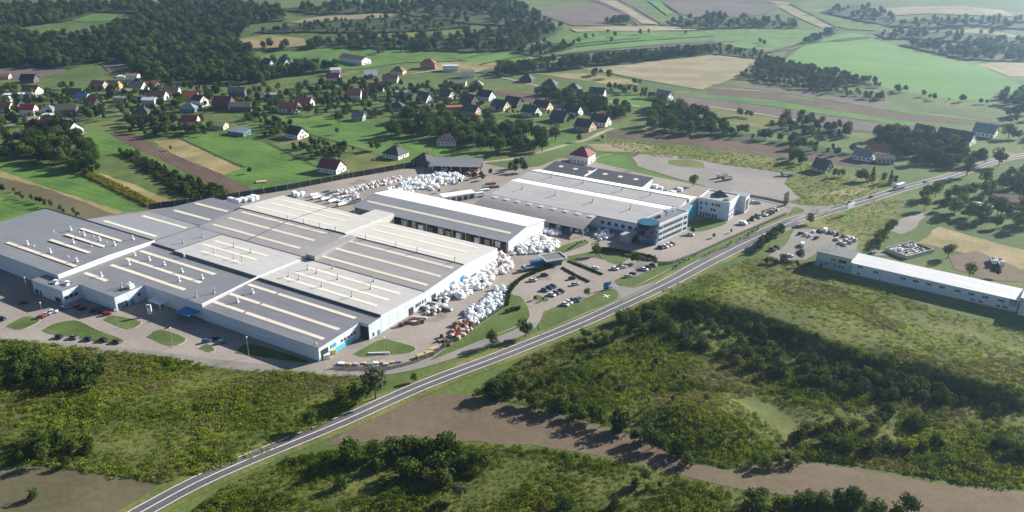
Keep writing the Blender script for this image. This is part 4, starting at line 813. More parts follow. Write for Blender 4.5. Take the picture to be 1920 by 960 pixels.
def crown(seed,n,kind,leaf):
    r=random.Random(seed); lobes=[]
    if kind=='cone': 
        pts=[]
        for _ in range(n):
            z=r.random()**1.4*.93+.05; rad=.2*(1-z)*(1+.25*math.sin(z*60))+.02; t=r.random()*2*PI; q=rad*math.sqrt(r.uniform(.35,1)); pts.append((q*math.cos(t),q*math.sin(t),z))
    elif kind=='column':
        pts=[]
        for _ in range(n):
            z=r.random(); rad=.13*math.sin(PI*min(1,max(.06,z*.93+.05)))**.6; t=r.random()*2*PI; q=rad*math.sqrt(r.uniform(.4,1)); pts.append((q*math.cos(t),q*math.sin(t),.04+z*.96))
    else:
        base,wid={'round':(.22,.36),'tall':(.16,.26),'bush':(.0,.55),'flat':(.25,.46)}[kind]
        k=r.randint(8,12)
        for i in range(k):
            t=r.random()*2*PI; q=wid*.62*math.sqrt(r.random()); z=r.uniform(base+.16,.84); sh=1-.5*max(0,(z-.5)/.5)
            lobes.append((q*sh*math.cos(t),q*sh*math.sin(t),z,r.uniform(.15,.24)*(1 if kind!='tall' else .8)*(1.35 if kind=='bush' else 1)))
        lobes.append((0,0,.55,wid*.75)); pts=[]
        while len(pts)<n:
            x,y,z,rad=r.choice(lobes); d=Vector((r.gauss(0,1),r.gauss(0,1),r.gauss(0,1))).normalized(); q=rad*r.uniform(.72,1.06)
            p=(x+d.x*q,y+d.y*q,z+d.z*q*.85)
            if p[2]<base*.8 or p[2]<.01: continue
            pts.append(p)
    v=[];f=[]
    for p in pts:
        c=Vector(p); o=(c-Vector((0,0,.5))).normalized()
        nrm=(o*.8+Vector((r.gauss(0,1),r.gauss(0,1),r.gauss(0,1)))*.55).normalized()
        a=nrm.orthogonal().normalized(); b=nrm.cross(a); t=r.random()*PI; a,b=a*math.cos(t)+b*math.sin(t),b*math.cos(t)-a*math.sin(t)
        s=leaf*r.uniform(.6,1.3); k=len(v)
        v+=[tuple(c-a*s-b*s*.6),tuple(c+a*s-b*s*.45),tuple(c+a*s*.8+b*s*.6),tuple(c-a*s*.7+b*s*.6)]; f.append((k,k+1,k+2,k+3))
    return v,f
TR=MB()
TR.tube([(0,0,-.02),(0.004,0,.15),(.01,.005,.35),(0,.01,.6)],[.028,.022,.016,.006],6)
for t in (0.4,2.3,4.4): TR.tube([(.005,0,.25),(.09*math.cos(t),.09*math.sin(t),.42),(.15*math.cos(t),.15*math.sin(t),.58)],[.011,.008,.004],5)
TRUNK=TR.me('trunk',BARK)
CROWN={}
for i,(k,n,l) in enumerate([('round',620,.042),('tall',560,.037),('flat',600,.045),('bush',460,.062),('cone',420,.034),('column',420,.026)]):
    for s in range(3):
        v,f=crown(i*10+s,n,k,l)
        for c in FO_:
            if c in ('weed','shrub','drygrass'): continue
            CROWN[k,c,s]=(v,f)
CM={}
def crown_me(k,c,s):
    if (k,c,s) not in CM:
        v,f=CROWN[k,c,s]; CM[k,c,s]=mesh('crown',v,f,FO_[c])
    return CM[k,c,s]
PLANTS=[]   # (apparent size, x, y, height, kind, colour, label, category, group)
def plant(x,y,h,kind,col,label,cat,group=None):
    PLANTS.append((h/math.hypot(x,y,CAMZ),x,y,h,kind,col,label,cat,group))
PR=random.Random(11)
def trees(pts,hr,kinds,cols,label,group,cat='tree'):
    for x,y in pts:
        if any((x-p)**2+(y-q)**2<r*r for p,q,r in HOUSEPTS): continue
        plant(float(x),float(y),PR.uniform(*hr),PR.choice(kinds),PR.choice(cols),label,cat,group)
def tree_at(u,v,h,kind,col,label,cat='tree',group=None): plant(*P(u,v),h,kind,col,label,cat,group)
T_=['round','round','tall','flat']; D_=['dark','dark','mid']
# single trees, near
tree_at(921.5,649,9.6,'tall','dark','dark rounded tree on a bare trunk between the access lane and main road')
tree_at(985,632,9.4,'round','mid','bushy green tree at the mouth of the car park lane beside the main road')
tree_at(705,748,14.5,'flat','grey','large pale grey-green willow between the access lane and the main road')
tree_at(667,758,9,'round','dark','dark bushy tree left of the pale willow','tree'); tree_at(640,752,7,'bush','mid','mid-green bush at the meadow edge left of the pale willow','bush')
tree_at(584,804,8.5,'round','mid','lone round green bush-like tree beside the main road in the lower left meadow')
tree_at(776,716,4.2,'column','mid','thin young tree on the verge under the access lane bend')
tree_at(1118,479,8,'round','mid','bright green tree at the end of the gatehouse path'); tree_at(1300,349,9,'round','mid','lone round tree beside the gravel lot, in front of the white pyramid-roofed office')
tree_at(1102,556,5,'round','dark','small dark round tree at the edge of the car park grass by the blue sign'); tree_at(1003,563,3.2,'bush','mid','small bush on the rounded car park island','bush'); tree_at(1018,565,2.6,'bush','lime','low clipped bush on the car park island','bush')
for u,v,l in ((957,321,'leftmost'),(966,315,'second from left'),(967,324,'third from left'),(979,314,'fourth from left'),(983,323,'rightmost')): tree_at(u,v,8,'column','conifer',f'{l} of five dark columnar conifers at the far corner of the production hall',group='dark columnar conifers')
for u,v,l in ((1471,386,'left'),(1475,384,'right')): tree_at(u,v,9,'column','autumn',f'{l} of the two dark narrow poplars at the gravel lot junction',group='junction poplars')
for u,v,l in ((1187,493,'left'),(1198,494,'middle'),(1228,499,'right')): tree_at(u,v,6.5,'cone','conifer',f'{l} small conifer of three at the edge of the office car park hedge',group='conifers by the office')
tree_at(1497,487,7,'cone','conifer','single dark conifer in the small car lot beside the teal building'); tree_at(1516,420,7,'round','dark','dark tree at the road side of the crowded car lot')
tree_at(1298,439,4.5,'round','dark','round dark bush at the white office block corner','bush'); tree_at(1338,446,3.,'bush','lime','small yellow-green bush group beside the office drive','bush'); tree_at(1370,437,3,'bush','dark','single clipped dark bush on the office drive verge','bush')
tree_at(1812,330,17,'tall','dark','very tall dark tree at the right of the main road beyond the white truck'); tree_at(1872,312,15,'round','autumn','tall brownish-topped tree beside the far end of the main road')
tree_at(1777,484,9.5,'round','lime','pale green round tree right of the rubble slab'); tree_at(1817,519,8.5,'flat','lime','yellow-green spreading tree behind the long white workshop'); tree_at(1864,521,7.5,'round','mid','mid-green tree behind the long white workshop near its right end')
tree_at(1677,547,4,'bush','grey','pale lone bush in the shade before the white workshop','bush'); tree_at(1750,541,5,'round','dark','dark bush against the white workshop wall','bush')
tree_at(912,232,14,'round','dark','big dark round tree beside the pink-gabled house'); tree_at(935,290,15,'round','mid','big pale-edged round tree at the right front of the central grove')
for u,v,k in ((697,282,'left'),(709,283,'right')): tree_at(u,v,8.5,'tall','mid',f'{k} of a pair of upright trees beside the dark hipped house',group='pair of upright trees')
tree_at(632,252,7,'round','dark','dark low bushy tree alone on the bright green meadow'); tree_at(636,232,12,'round','dark','large dark round tree at the top edge of the bright green meadow')
tree_at(468,325,5,'bush','dark','dark bush at the lower tip of the dry field strip','bush'); tree_at(321,282,4,'bush','dark','small dark bush on the ploughed strip edge','bush')
tree_at(1085,266,7,'column','autumn','lone narrow brownish tree at the track junction'); tree_at(1130,262,4,'bush','grey','low bush on the dry ground by the track junction','bush')
tree_at(1485,375,0.1,'bush','mid','x','bush') if False else None
for u,v in ((888,336),(902,332),(905,338),(918,328)): tree_at(u,v,5,'bush','dark','dark bush between the storage hall yard and the production hall end','bush','bushes beside the far yard')
tree_at(862,344,3.6,'bush','mid','small round bush on the paving of the far yard','bush'); tree_at(822,362,3.8,'bush','dark','dark bush at the left end of the pale garage','bush')
# groves and hedges
trees(scat([(10,300),(12,270),(60,243),(130,244),(172,280),(187,322),(150,330),(90,312)],7.5,5),(8,14),T_,D_,'dark broadleaf tree in the grove at the left edge above the green meadows','left grove')
trees(scat([(150,310),(185,312),(190,328),(150,332)],5,6),(4,7),['round','bush'],['autumn','dark'],'brownish bush at the lower tip of the left grove','brown bushes','bush')
trees(along([(-10,352),(40,370),(80,385),(130,402),(160,412)],6,1.5),(3,6.5),['bush','round'],['dark','autumn'],'dark bush in the ragged hedge between bare field and bright meadow','ragged hedge','bush')
trees(scat([(228,285),(258,292),(330,330),(428,362),(400,372),(345,368),(262,310)],3.4,7),(3.5,6),['bush','round'],['mid','lime','lime'],'leafy green bush in the overgrown strip beside the ploughed field','overgrown strip','bush')
trees(along([(224,286),(240,296)],4,1),(3,5),['bush'],['mid'],'leafy green bush at the upper tip of the overgrown strip','overgrown strip tip','bush')
trees(scat([(735,262),(728,240),(760,228),(800,216),(860,236),(960,242),(1042,264),(1032,284),(960,290),(900,284),(860,274),(790,258)],9.5,8),(10,15.5),T_,D_,'dark tree in the big central grove below the village','central grove')
trees(scat([(1215,208),(1240,196),(1300,214),(1352,236),(1362,250),(1300,256),(1220,244)],9,9),(9,15),T_,D_,'dark tree in the grove beside the long ploughed strip','strip grove')
trees(scat([(1130,172),(1150,164),(1242,180),(1232,190)],8,11),(6,9),['round','bush'],D_,'tree in the short dark hedge beside the white farmhouse','farmhouse hedge')
trees(scat([(460,225),(480,214),(540,232),(560,252),(500,258)],6.5,12),(4,8),['round','bush'],D_,'bush in the thick dark hedge left of the timbered house','dark hedge','bush')
trees(scat([(545,282),(580,264),(610,272),(670,282),(640,302),(590,298)],7,13),(5,9),['round','bush'],D_,'dark tree in the hedge behind the maroon-roofed house','maroon house hedge')
trees(scat([(235,232),(280,216),(340,230),(360,250),(300,258),(240,250)],7,14),(6,11),T_,D_,'dark tree in the thicket before the red-roofed white house','village thicket')
trees(scat([(345,240),(380,230),(400,240),(390,256),(350,258)],7,15),(7,11),T_,['mid','dark'],'tree around the red-roofed white house','red roof trees')
trees(along([(1596,336),(1640,342),(1688,345)],4.2,1.5),(7,11),['cone','column'],['conifer'],'dark conifer in the row beside the right-hand verge of weeds','conifer row')
trees(along([(1553,330),(1590,332)],5,1.5),(6,9),['cone','round'],['conifer','dark'],'dark tree beside the small grey house','grey house trees')
trees(scat([(1470,312),(1485,290),(1500,300),(1520,314)],6,16),(6,11),T_,D_,'tree in the small group left of the small grey house','grey house group')
trees(scat([(1700,385),(1720,366),(1790,362),(1850,340),(1960,318),(1960,430),(1880,440),(1800,420),(1740,400)],10,18),(7,13),T_,['mid','lime','mid'],'tree in the leafy gardens right of the main road','road gardens')
trees(along([(1420,472),(1440,455),(1463,438)],2.4,.3),(6,8),['column'],['conifer'],'tall dark clipped conifer in the thuja row between main road and car lot','thuja row')
trees(along([(1640,470),(1660,440),(1680,420)],3.5,.4),(4,6),['column','bush'],['dark'],'dark shrub in the thin hedge across the weedy plot','weedy plot hedge','bush')
trees(along([(1420,490),(1470,497),(1530,506)],4,1.5),(3,5.5),['bush','round'],['dark'],'dark bush below the car lot beside the teal building','car lot bushes','bush')
trees(along([(1520,168),(1560,150),(1400,118)],9e9),(6,7),['bush'],['dark'],'','')
trees(along([(1660,166),(1760,188),(1870,198)],9,4),(4,8),['round','bush'],D_,'small tree along the lower edge of the bright winter crop','crop edge trees')
trees(along([(1100,142),(1120,140),(1145,148)],7,3),(7,11),T_,['mid','dark'],'tree in the clump at the corner of the stubble field','stubble clump')
trees(along([(1180,156),(1210,160)],7,2),(6,9),T_,D_,'tree in the clump below the stubble field','lower stubble clump')
for u,v in ((1085,82),(1098,74),(1112,72),(1140,64),(1152,70),(1146,80),(1200,66),(1215,64),(1285,66),(1424,82),(1432,86)): tree_at(u,v,9,'round','dark','isolated dark tree on the far pale pastures','tree','isolated pasture trees')
trees(along([(1370,215),(1430,222)],8,3),(6,9),T_,D_,'tree between the mauve field and the rough grass','mauve field trees')
trees(along([(1500,230),(1540,238),(1585,246)],7,3),(8,12),T_,D_,'tree in the dark clump below the mauve field','mauve field clump')
trees(scat([(1880,215),(1960,190),(1960,280),(1890,262)],12,21),(8,13),T_,D_,'tree in the hazy wood at the right edge beyond the white houses','hazy right wood')
trees(along([(700,100),(760,98),(820,96)],7,4),(8,12),T_,D_,'tree in the row along the far village meadow','far meadow row')
trees(scat([(-20,250),(-20,166),(60,170),(200,160),(300,160),(470,170),(560,158),(700,152),(900,170),(905,200),(800,218),(690,222),(480,214),(420,212),(300,214),(180,228),(110,245),(20,262)],10.5,22),(5.5,10.5),T_,['dark','dark','mid'],'tree among the gardens of the village','village garden trees')
trees(scat([(900,185),(1120,215),(1110,236),(1000,225),(900,206)],15,23),(4,7),['round','bush'],D_,'small tree in the gardens of the dark-roofed estate','estate garden trees')
# foreground bushes in the scrub
trees(scat([(-30,690),(0,662),(120,672),(240,700),(190,735),(60,735),(-30,730)],5.2,24),(4,7.5),['bush','round'],D_,'big dark bush in the thicket at the top left of the lower meadow','lower left thicket','bush')
trees(scat([(30,850),(60,822),(150,832),(210,868),(120,880),(40,872)],5.5,25),(4,7),['bush','round'],['dark','mid'],'rounded green bush at the lower left edge of the meadow','lower left bushes','bush')
tree_at(64,936,4.2,'bush','dark','single dark bush on the olive field in the lower left corner','bush')
trees(scat([(640,860),(720,850),(900,842),(920,870),(880,930),(760,900),(660,905)],6,26),(5,9),['bush','round'],['dark','dark','mid'],'dark bush in the scrub below the bare field','scrub clump below the field','bush')
tree_at(888,880,8,'tall','dark','upright dark tree on the scrub below the bare field'); tree_at(862,938,8,'round','grey','large grey-green bush at the bottom centre of the scrub','bush'); tree_at(640,915,5,'bush','mid','rounded green bush left of the large grey-green bush','bush')
tree_at(1015,965,5.5,'round','autumn','brownish bush on the bottom edge right of centre','bush'); tree_at(1060,955,5,'bush','dark','dark bush beside the brownish bush on the bottom edge','bush'); tree_at(1207,905,7,'round','dark','dark round bush at the right tip of the lower scrub','bush'); tree_at(1150,955,5,'bush','autumn','brown-green bush on the bottom edge below the bare field','bush')
trees(scat([(1180,912),(1240,896),(1260,912),(1200,925)],4,27),(2.5,4.5),['bush'],['dark'],'small dark bush at the right tip of the lower scrub','right tip bushes','bush')
trees(along([(1390,955),(1440,958),(1500,955),(1560,950),(1620,955),(1660,972)],2.2,1.6),(4.5,8),['bush','round','tall'],['dark','mid'],'dark bush in the row on the near side of the bare field','near side row','bush')
tree_at(1595,945,8.5,'tall','dark','narrow pale-topped tree on the near side of the bare field'); tree_at(1700,965,8.5,'round','dark','broad dark tree at the bottom right edge of the bare field'); tree_at(1680,975,6,'bush','dark','dark bush left of the broad dark tree at the bottom right','bush')
trees(along([(905,735),(960,752),(1040,770),(1130,800),(1220,832),(1290,868)],3.4,1.4),(5,9),['bush','round','round'],['dark','dark','mid'],'dark tree in the belt along the upper edge of the bare field','bare field belt')
trees(along([(920,715),(1000,735),(1080,752)],6,1.6),(4,6.5),['bush','round'],['dark'],'dark bush behind the belt along the bare field','second belt','bush')
trees(scat([(1080,640),(1130,612),(1180,596),(1230,590),(1240,620),(1200,650),(1130,660)],5.6,28),(4.5,7.5),['bush','round'],['dark','mid'],'dark green tree in the thicket beside the main road bend','roadside thicket')
trees(scat([(1230,605),(1300,612),(1420,660),(1560,690),(1700,720),(1800,740),(1780,780),(1600,745),(1420,700),(1260,640)],5.2,29),(3.5,6),['bush'],['mid','grey','dark'],'rounded grey-green bush in the scrub below the terrace','scrub below terrace','bush')
trees(scat([(1500,760),(1640,770),(1800,800),(1930,850),(1920,895),(1760,870),(1560,850),(1480,830)],7,30),(3,5),['bush'],['mid','lime','dark'],'small bush in the yellowish scrub at the lower right','lower right scrub','bush')
trees(along([(1270,575),(1340,597),(1440,622),(1540,650),(1640,690),(1760,730),(1900,760)],4.,1.3),(3,5),['bush','round'],['dark','mid'],'bush along the brow of the grassy terrace','terrace brow','bush')
trees(scat([(1260,562),(1340,590),(1440,615),(1560,652),(1700,702),(1900,752),(1900,790),(1700,742),(1540,690),(1420,650),(1300,605)],5.2,37),(2.5,5),['bush'],['dark','mid'],'bush on the shaded bank under the grassy terrace','terrace bank','bush')
trees(scat([(1000,670),(1120,640),(1250,680),(1340,750),(1440,830),(1300,830),(1150,760),(1000,715)],8.5,38),(1.8,3.6),['bush'],['lime','mid','lime'],'small lime-green bush on the rounded mound above the bare field','mound bushes','bush')
trees(scat([(1380,860),(1480,850),(1490,872),(1400,880)],4,31),(3,5),['bush','round'],['mid','lime'],'bush at the right foot of the rounded mound','mound foot','bush')
trees(along([(1260,500),(1320,480),(1380,455),(1420,432)],5,.8),(1.2,2.),['bush'],['dark'],'low bush along the office drive fence','drive fence bushes','bush')
trees(along([(1400,415),(1430,408),(1460,398)],4,1),(2.5,4),['bush'],['dark','mid'],'bush around the office car row','office row bushes','bush')
trees(along([(1065,468),(1085,460),(1100,452)],3,.3),(1.6,2.6),['bush'],['conifer'],'small dark bush on the gatehouse path verge','path verge bushes','bush')
trees(along([(1240,553),(1290,527)],9e9),(1,2),['bush'],['mid'],'','')
def make_trees(lst,cat):
    lst=[p for p in lst if p[6]]
    lst.sort(key=lambda p:-p[0]); protos={}
    for p in lst[:290]:
        _,x,y,h,k,c,label,ct,group=p; s=PR.randrange(3); name={'cone':'conifer','column':'conifer' if c=='conifer' else 'slender_tree'}.get(k,'broadleaf_tree') if ct=='tree' else 'bush'
        o=empty(name,(x,y,H1(x,y)-.05),PR.random()*6.28,label,ct,group); wd=PR.uniform(.88,1.15); o.scale=(h*wd,h*wd,h)
        obj('trunk',TRUNK,o); obj('crown',crown_me(k,c,s),o)
    return lst[290:]
rest=make_trees([p for p in PLANTS if p[7]=='tree'],'tree')+make_trees([p for p in PLANTS if p[7]=='bush'],'bush')
# ---------------------------------------------------------------- masses: woods and ground cover (uncountable)
def clump(seed,n,leaf,hh=.8):
    r=random.Random(seed); v=[];f=[]
    for _ in range(n):
        t=r.random()*2*PI; q=math.sqrt(r.random()); z=r.random()*hh*math.sqrt(max(0,1-q*q*.85)); c=Vector((q*math.cos(t),q*math.sin(t),z))
        nrm=Vector((c.x*.6+r.gauss(0,.5),c.y*.6+r.gauss(0,.5),.55+r.gauss(0,.4))).normalized(); a=nrm.orthogonal().normalized(); b=nrm.cross(a); t=r.random()*PI; a,b=a*math.cos(t)+b*math.sin(t),b*math.cos(t)-a*math.sin(t)
        s=leaf*r.uniform(.6,1.3); k=len(v); v+=[tuple(c-a*s-b*s*.5),tuple(c+a*s-b*s*.4),tuple(c+a*s*.7+b*s*.5),tuple(c-a*s*.7+b*s*.5)]; f.append((k,k+1,k+2,k+3))
    return v,f
def protos(tag_,items):
    out=[]
    for v,f,mat in items: out.append(obj(tag_,mesh(tag_,v,f,mat),link=False))
    return out
GNC=0
def mass(name,pts,scales,prot,label,cat):
    """one object: many plants instanced on a point cloud"""
    global GNC; GNC+=1
    z=hgt(pts[:,0],pts[:,1]); me=bpy.data.meshes.new(name); me.from_pydata(np.column_stack([pts,z]).tolist(),[],[])
    at=me.attributes.new('s','FLOAT','POINT'); at.data.foreach_set('value',np.asarray(scales,np.float32))
    o=obj(name,me); tag(o,label,cat,kind='stuff')
    ng=bpy.data.node_groups.new('planting','GeometryNodeTree'); ng.interface.new_socket('Geometry',in_out='INPUT',socket_type='NodeSocketGeometry'); ng.interface.new_socket('Geometry',in_out='OUTPUT',socket_type='NodeSocketGeometry')
    N=ng.nodes.new; i_=N('NodeGroupInput'); o_=N('NodeGroupOutput'); iop=N('GeometryNodeInstanceOnPoints'); join=N('GeometryNodeGeometryToInstance')
    for p in prot:
        oi=N('GeometryNodeObjectInfo'); oi.inputs['Object'].default_value=p; oi.inputs['As Instance'].default_value=False; ng.links.new(oi.outputs['Geometry'],join.inputs[0])
    ng.links.new(i_.outputs[0],iop.inputs['Points']); ng.links.new(join.outputs[0],iop.inputs['Instance']); iop.inputs['Pick Instance'].default_value=True
    ri=N('FunctionNodeRandomValue'); ri.data_type='INT'; ri.inputs['Min'].default_value=0 if 'Min' in ri.inputs else 0
    for sck in ri.inputs:
        if sck.type=='INT' and sck.name=='Min': sck.default_value=0
        if sck.type=='INT' and sck.name=='Max': sck.default_value=len(prot)-1
    iout=[k for k in ri.outputs if k.type=='INT'][0]; ng.links.new(iout,iop.inputs['Instance Index'])
    rv=N('FunctionNodeRandomValue'); rv.data_type='FLOAT_VECTOR'
    for sck in rv.inputs:
        if sck.type=='VECTOR' and sck.name=='Max': sck.default_value=(.12,.12,6.28)
        if sck.type=='VECTOR' and sck.name=='Min': sck.default_value=(-.12,-.12,0)
    vout=[k for k in rv.outputs if k.type=='VECTOR'][0]; ng.links.new(vout,iop.inputs['Rotation'])
    na=N('GeometryNodeInputNamedAttribute'); na.data_type='FLOAT'; na.inputs[0].default_value='s'; ng.links.new([k for k in na.outputs if k.type=='VALUE'][0],iop.inputs['Scale'])
    ng.links.new(iop.outputs[0],o_.inputs[0]); md=o.modifiers.new('planting','NODES'); md.node_group=ng
    return o
def cw(k,c,s): v,f=CROWN[k,c,s]; return (v,f,FO_[c])
WOODP=protos('wood_tree',[cw('round','dark',0),cw('tall','dark',1),cw('flat','mid',0),cw('round','conifer',1),cw('tall','mid',2)])
COVP=protos('weed_clump',[(*clump(s,40,.19,1.0),FO_['weed']) for s in range(4)])
SHRP=protos('shrub_clump',[(*clump(20+s,52,.17,1.25),FO_['shrub']) for s in range(4)])
def noise2(x,y,s):
    return .5+.25*(np.sin(x/s+1.3*np.sin(y/s*.7))+np.sin(y/s*1.3+1.1*np.cos(x/s*.9+2)))
def wood(px,sp,hr,label,seed):
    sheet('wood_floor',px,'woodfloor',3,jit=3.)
    q=scat(px,sp,seed); q=q[[not any((x-a)**2+(y-b)**2<(c_+3)**2 for a,b,c_ in HOUSEPTS) for x,y in q]]; r=np.random.default_rng(seed); mass('wood',q,r.uniform(*hr,len(q)),WOODP,label,'wood')
if rest:
    q=np.array([(p[1],p[2]) for p in rest]); mass('far_trees',q,[p[3] for p in rest],WOODP,'the many small far garden and hedge trees of the valley','trees')
WOODS=[
([(1415,122),(1440,114),(1500,126),(1560,138),(1640,156),(1652,166),(1560,162),(1480,144),(1420,133)],6,(6,9.5),'dark tree belt directly below the bright winter crop'),
([(1375,144),(1400,134),(1480,150),(1540,160),(1660,182),(1660,190),(1560,180),(1450,162)],7,(5,8),'second tree belt below the bright winter crop'),
([(1636,252),(1700,258),(1780,280),(1846,304),(1840,318),(1740,314),(1650,290)],7,(9,14),'dark wood between the right-hand houses and the conifer row'),
([(930,134),(1000,122),(1150,112),(1260,103),(1330,95),(1336,103),(1250,113),(1150,123),(1000,137),(930,147)],7.5,(9,14),'long dark tree belt above the pale stubble field'),
([(1003,180),(1020,171),(1100,185),(1184,206),(1170,222),(1090,206)],5.5,(7,10),'dark straight tree belt above the brown field'),
([(1240,206),(1290,206),(1360,240),(1440,262),(1420,270),(1330,256),(1250,240)],9,(6,10),'loose dark wood on the slope beside the long ploughed strip'),
([(1440,230),(1500,226),(1590,246),(1590,262),(1500,256),(1450,246)],9,(7,12),'dark wood clump before the mauve field'),
([(1440,262),(1500,266),(1600,286),(1690,300),(1680,312),(1580,296),(1460,278)],10,(6,10),'dark loose wood behind the white-gabled house on the right'),
([(-60,126),(-60,62),(20,60),(110,72),(150,74),(230,48),(300,36),(470,46),(450,70),(440,90),(480,96),(470,112),(480,128),(560,118),(600,124),(640,134),(560,142),(470,160),(300,156),(250,140),(240,120),(180,116),(130,130)],8.3,(10,16),'dark mixed woodland behind the village at the upper left'),
([(-60,56),(-60,18),(180,10),(420,8),(520,20),(540,40),(470,46),(300,34),(240,24),(180,24),(120,42),(20,54)],10.5,(10,16),'dark far woodland along the top left edge'),
([(470,92),(560,90),(610,80),(690,72),(760,76),(850,72),(900,60),(980,52),(1060,54),(1020,76),(960,96),(880,100),(760,94),(620,92),(520,98)],11,(10,15),'dark belt of woodland behind the village meadows'),
([(560,48),(640,40),(760,34),(850,44),(880,54),(780,60),(690,62),(600,62),(500,64),(480,60)],13,(6,10),'low bushy wood on the far left hillside'),
([(520,18),(700,8),(960,6),(1000,26),(1040,46),(960,50),(880,46),(800,36),(740,24),(600,28)],14,(9,14),'hazy bluish woodland on the far hills at top centre'),
([(1010,108),(960,100),(1020,82),(1080,84),(1075,92)],9,(6,9),'young dense plantation beside the bright winter field'),
([(1330,102),(1340,84),(1420,100),(1470,118),(1440,126),(1420,112)],10,(5,8),'scrubby young wood at the right end of the stubble field'),
([(1505,84),(1520,74),(1555,58),(1580,56),(1560,68),(1540,78)],10,(8,12),'small dark wood at the upper tip of the bright winter crop'),
([(1680,84),(1760,84),(1850,92),(1960,98),(1960,118),(1880,116),(1800,112),(1740,98)],12,(9,14),'hazy bluish wood above the bright winter crop'),
([(1640,64),(1740,62),(1860,66),(1960,80),(1960,92),(1860,84),(1740,76),(1660,74)],16,(8,12),'hazy thin wood on the far right slope'),
([(1540,24),(1600,10),(1640,18),(1680,40),(1800,36),(1960,40),(1960,60),(1840,50),(1720,54),(1660,50)],16,(9,13),'pale blue far wood at the upper right'),
([(1250,40),(1330,30),(1420,36),(1490,44),(1500,54),(1380,54),(1280,56)],13,(8,13),'hazy clumped wood at the foot of the far mauve hills'),
([(1130,46),(1150,36),(1180,36),(1178,48)],10,(8,12),'small hazy copse below the mauve far field'),
([(1870,198),(1865,180),(1960,170),(1960,205),(1900,206)],11,(8,12),'hazy wood at the right edge below the bright winter crop'),
]
for i,(px,sp,hr,lb) in enumerate(WOODS): wood(px,sp,hr,lb,100+i)
YELP=protos('yellow_clump',[(*clump(60+i,44,.2,1.2),FO_['yellowrow']) for i in range(3)]); LIMP=protos('lime_clump',[(*clump(70+i,60,.17,1.3),FO_['lime']) for i in range(3)]+[(*clump(75,60,.17,1.3),FO_['mid'])])
q=scat([(152,327),(172,323),(230,350),(298,384),(282,390),(215,358)],1.0,51); mass('yellow_hedge',q,np.random.default_rng(6).uniform(1.0,1.8,len(q)),YELP,'bright yellow-green hedge row across the meadow left of the ploughed strip','hedge')
q=scat([(224,284),(252,290),(330,332),(430,362),(395,374),(345,368),(262,312)],1.9,52); mass('overgrown_strip',q,np.random.default_rng(7).uniform(1.2,2.7,len(q)),LIMP,'leafy bright green overgrown strip left of the ploughed strip','overgrowth')
LM=[(-60,634),(60,642),(150,650),(300,670),(400,685),(500,694),(600,702),(720,704),(690,742),(600,800),(540,830),(480,860),(300,906),(160,884),(60,872),(-60,878)]
q=scat(LM,1.05,40); n=noise2(q[:,0],q[:,1],9); r=np.random.default_rng(1); k=r.random(len(q))<.7+.3*n
q=q[k]; n=n[k]; mass('weeds',q,r.uniform(.45,1.5,len(q))**1.5*(.4+.8*n),COVP,'yellow-green weeds covering the lower left meadow','weeds')
RS_=[(888,735),(920,712),(1000,664),(1100,625),(1180,588),(1250,552),(1330,560),(1440,600),(1560,640),(1760,705),(1960,735),(1960,925),(1800,905),(1560,866),(1480,856),(1370,878),(1290,864),(1200,818),(1060,775),(930,748)]
q=scat(RS_,1.35,41); q=q[np.hypot((q[:,0]-MOUND[0])/34,(q[:,1]-MOUND[1])/24)>.95]; n=noise2(q[:,0],q[:,1],8); r=np.random.default_rng(2); k=r.random(len(q))<.6+.45*n
q=q[k]; n=n[k]; mass('scrub',q,r.uniform(.55,1.7,len(q))**1.3*(.35+.75*n),SHRP,'tangled green and yellow scrub covering the lower right slope','scrub')
q=scat(RS_,1.3,45); n=noise2(q[:,0]+40,q[:,1]-30,13); k=n>.58; q=q[k]; mass('weeds',q,r.uniform(.7,1.3,len(q)),COVP,'yellow-green weed patches between the bushes of the lower right slope','weeds')
q=scat([(1000,668),(1120,640),(1250,680),(1350,745),(1465,815),(1475,858),(1380,872),(1300,852),(1150,775),(1010,722)],1.15,55); mass('weeds',q,np.random.default_rng(9).uniform(.4,.95,len(q)),COVP+LIMP[:1],'lime-green weeds over the rounded mound above the bare field','weeds')
TM=[(1240,545),(1330,512),(1420,482),(1530,498),(1600,530),(1760,580),(1960,632),(1960,735),(1760,705),(1560,640),(1440,600),(1330,562)]
q=scat(TM,1.25,42); n=noise2(q[:,0],q[:,1],12); r=np.random.default_rng(3); k=r.random(len(q))<.2+.8*n
q=q[k]; mass('weeds',q,r.uniform(.35,1.05,len(q))**1.5*1.1,COVP,'short rough weeds on the grassy terrace before the white workshop','weeds')
DRYP=protos('dry_clump',[(*clump(80+i,40,.17,1.),FO_['drygrass']) for i in range(3)])
for px,sd,lb in ((TM,56,'drifts of tall straw-coloured weeds on the grassy terrace'),(LM,57,'drifts of straw-coloured weeds in the lower left meadow'),(RS_,58,'brown and straw-coloured weeds among the lower right scrub')):
    q=scat(px,1.15,sd); n=noise2(q[:,0]*1.1+sd*9,q[:,1]-sd,15)+.25*(noise2(q[:,0],q[:,1]+sd,5)-.5); r=np.random.default_rng(sd); k=(n>.62)&(r.random(len(q))<.8); q=q[k]
    mass('dry_weeds',q,r.uniform(.5,1.15,len(q)),DRYP,lb,'dry weeds')
BS=[(300,1010),(420,912),(530,864),(640,840),(760,826),(900,832),(1040,846),(1160,866),(1330,909),(1440,928),(1560,940),(1660,956),(1700,1010)]
q=scat(BS,1.0,43); n=noise2(q[:,0],q[:,1],7); r=np.random.default_rng(4); k=r.random(len(q))<.75+.25*n
q=q[k]; n=n[k]; m2=r.random(len(q))<.5
mass('scrub',q[m2],r.uniform(.6,1.6,m2.sum())*(.35+.9*n[m2]),SHRP,'dense scrub below the bare field along the bottom edge','scrub')
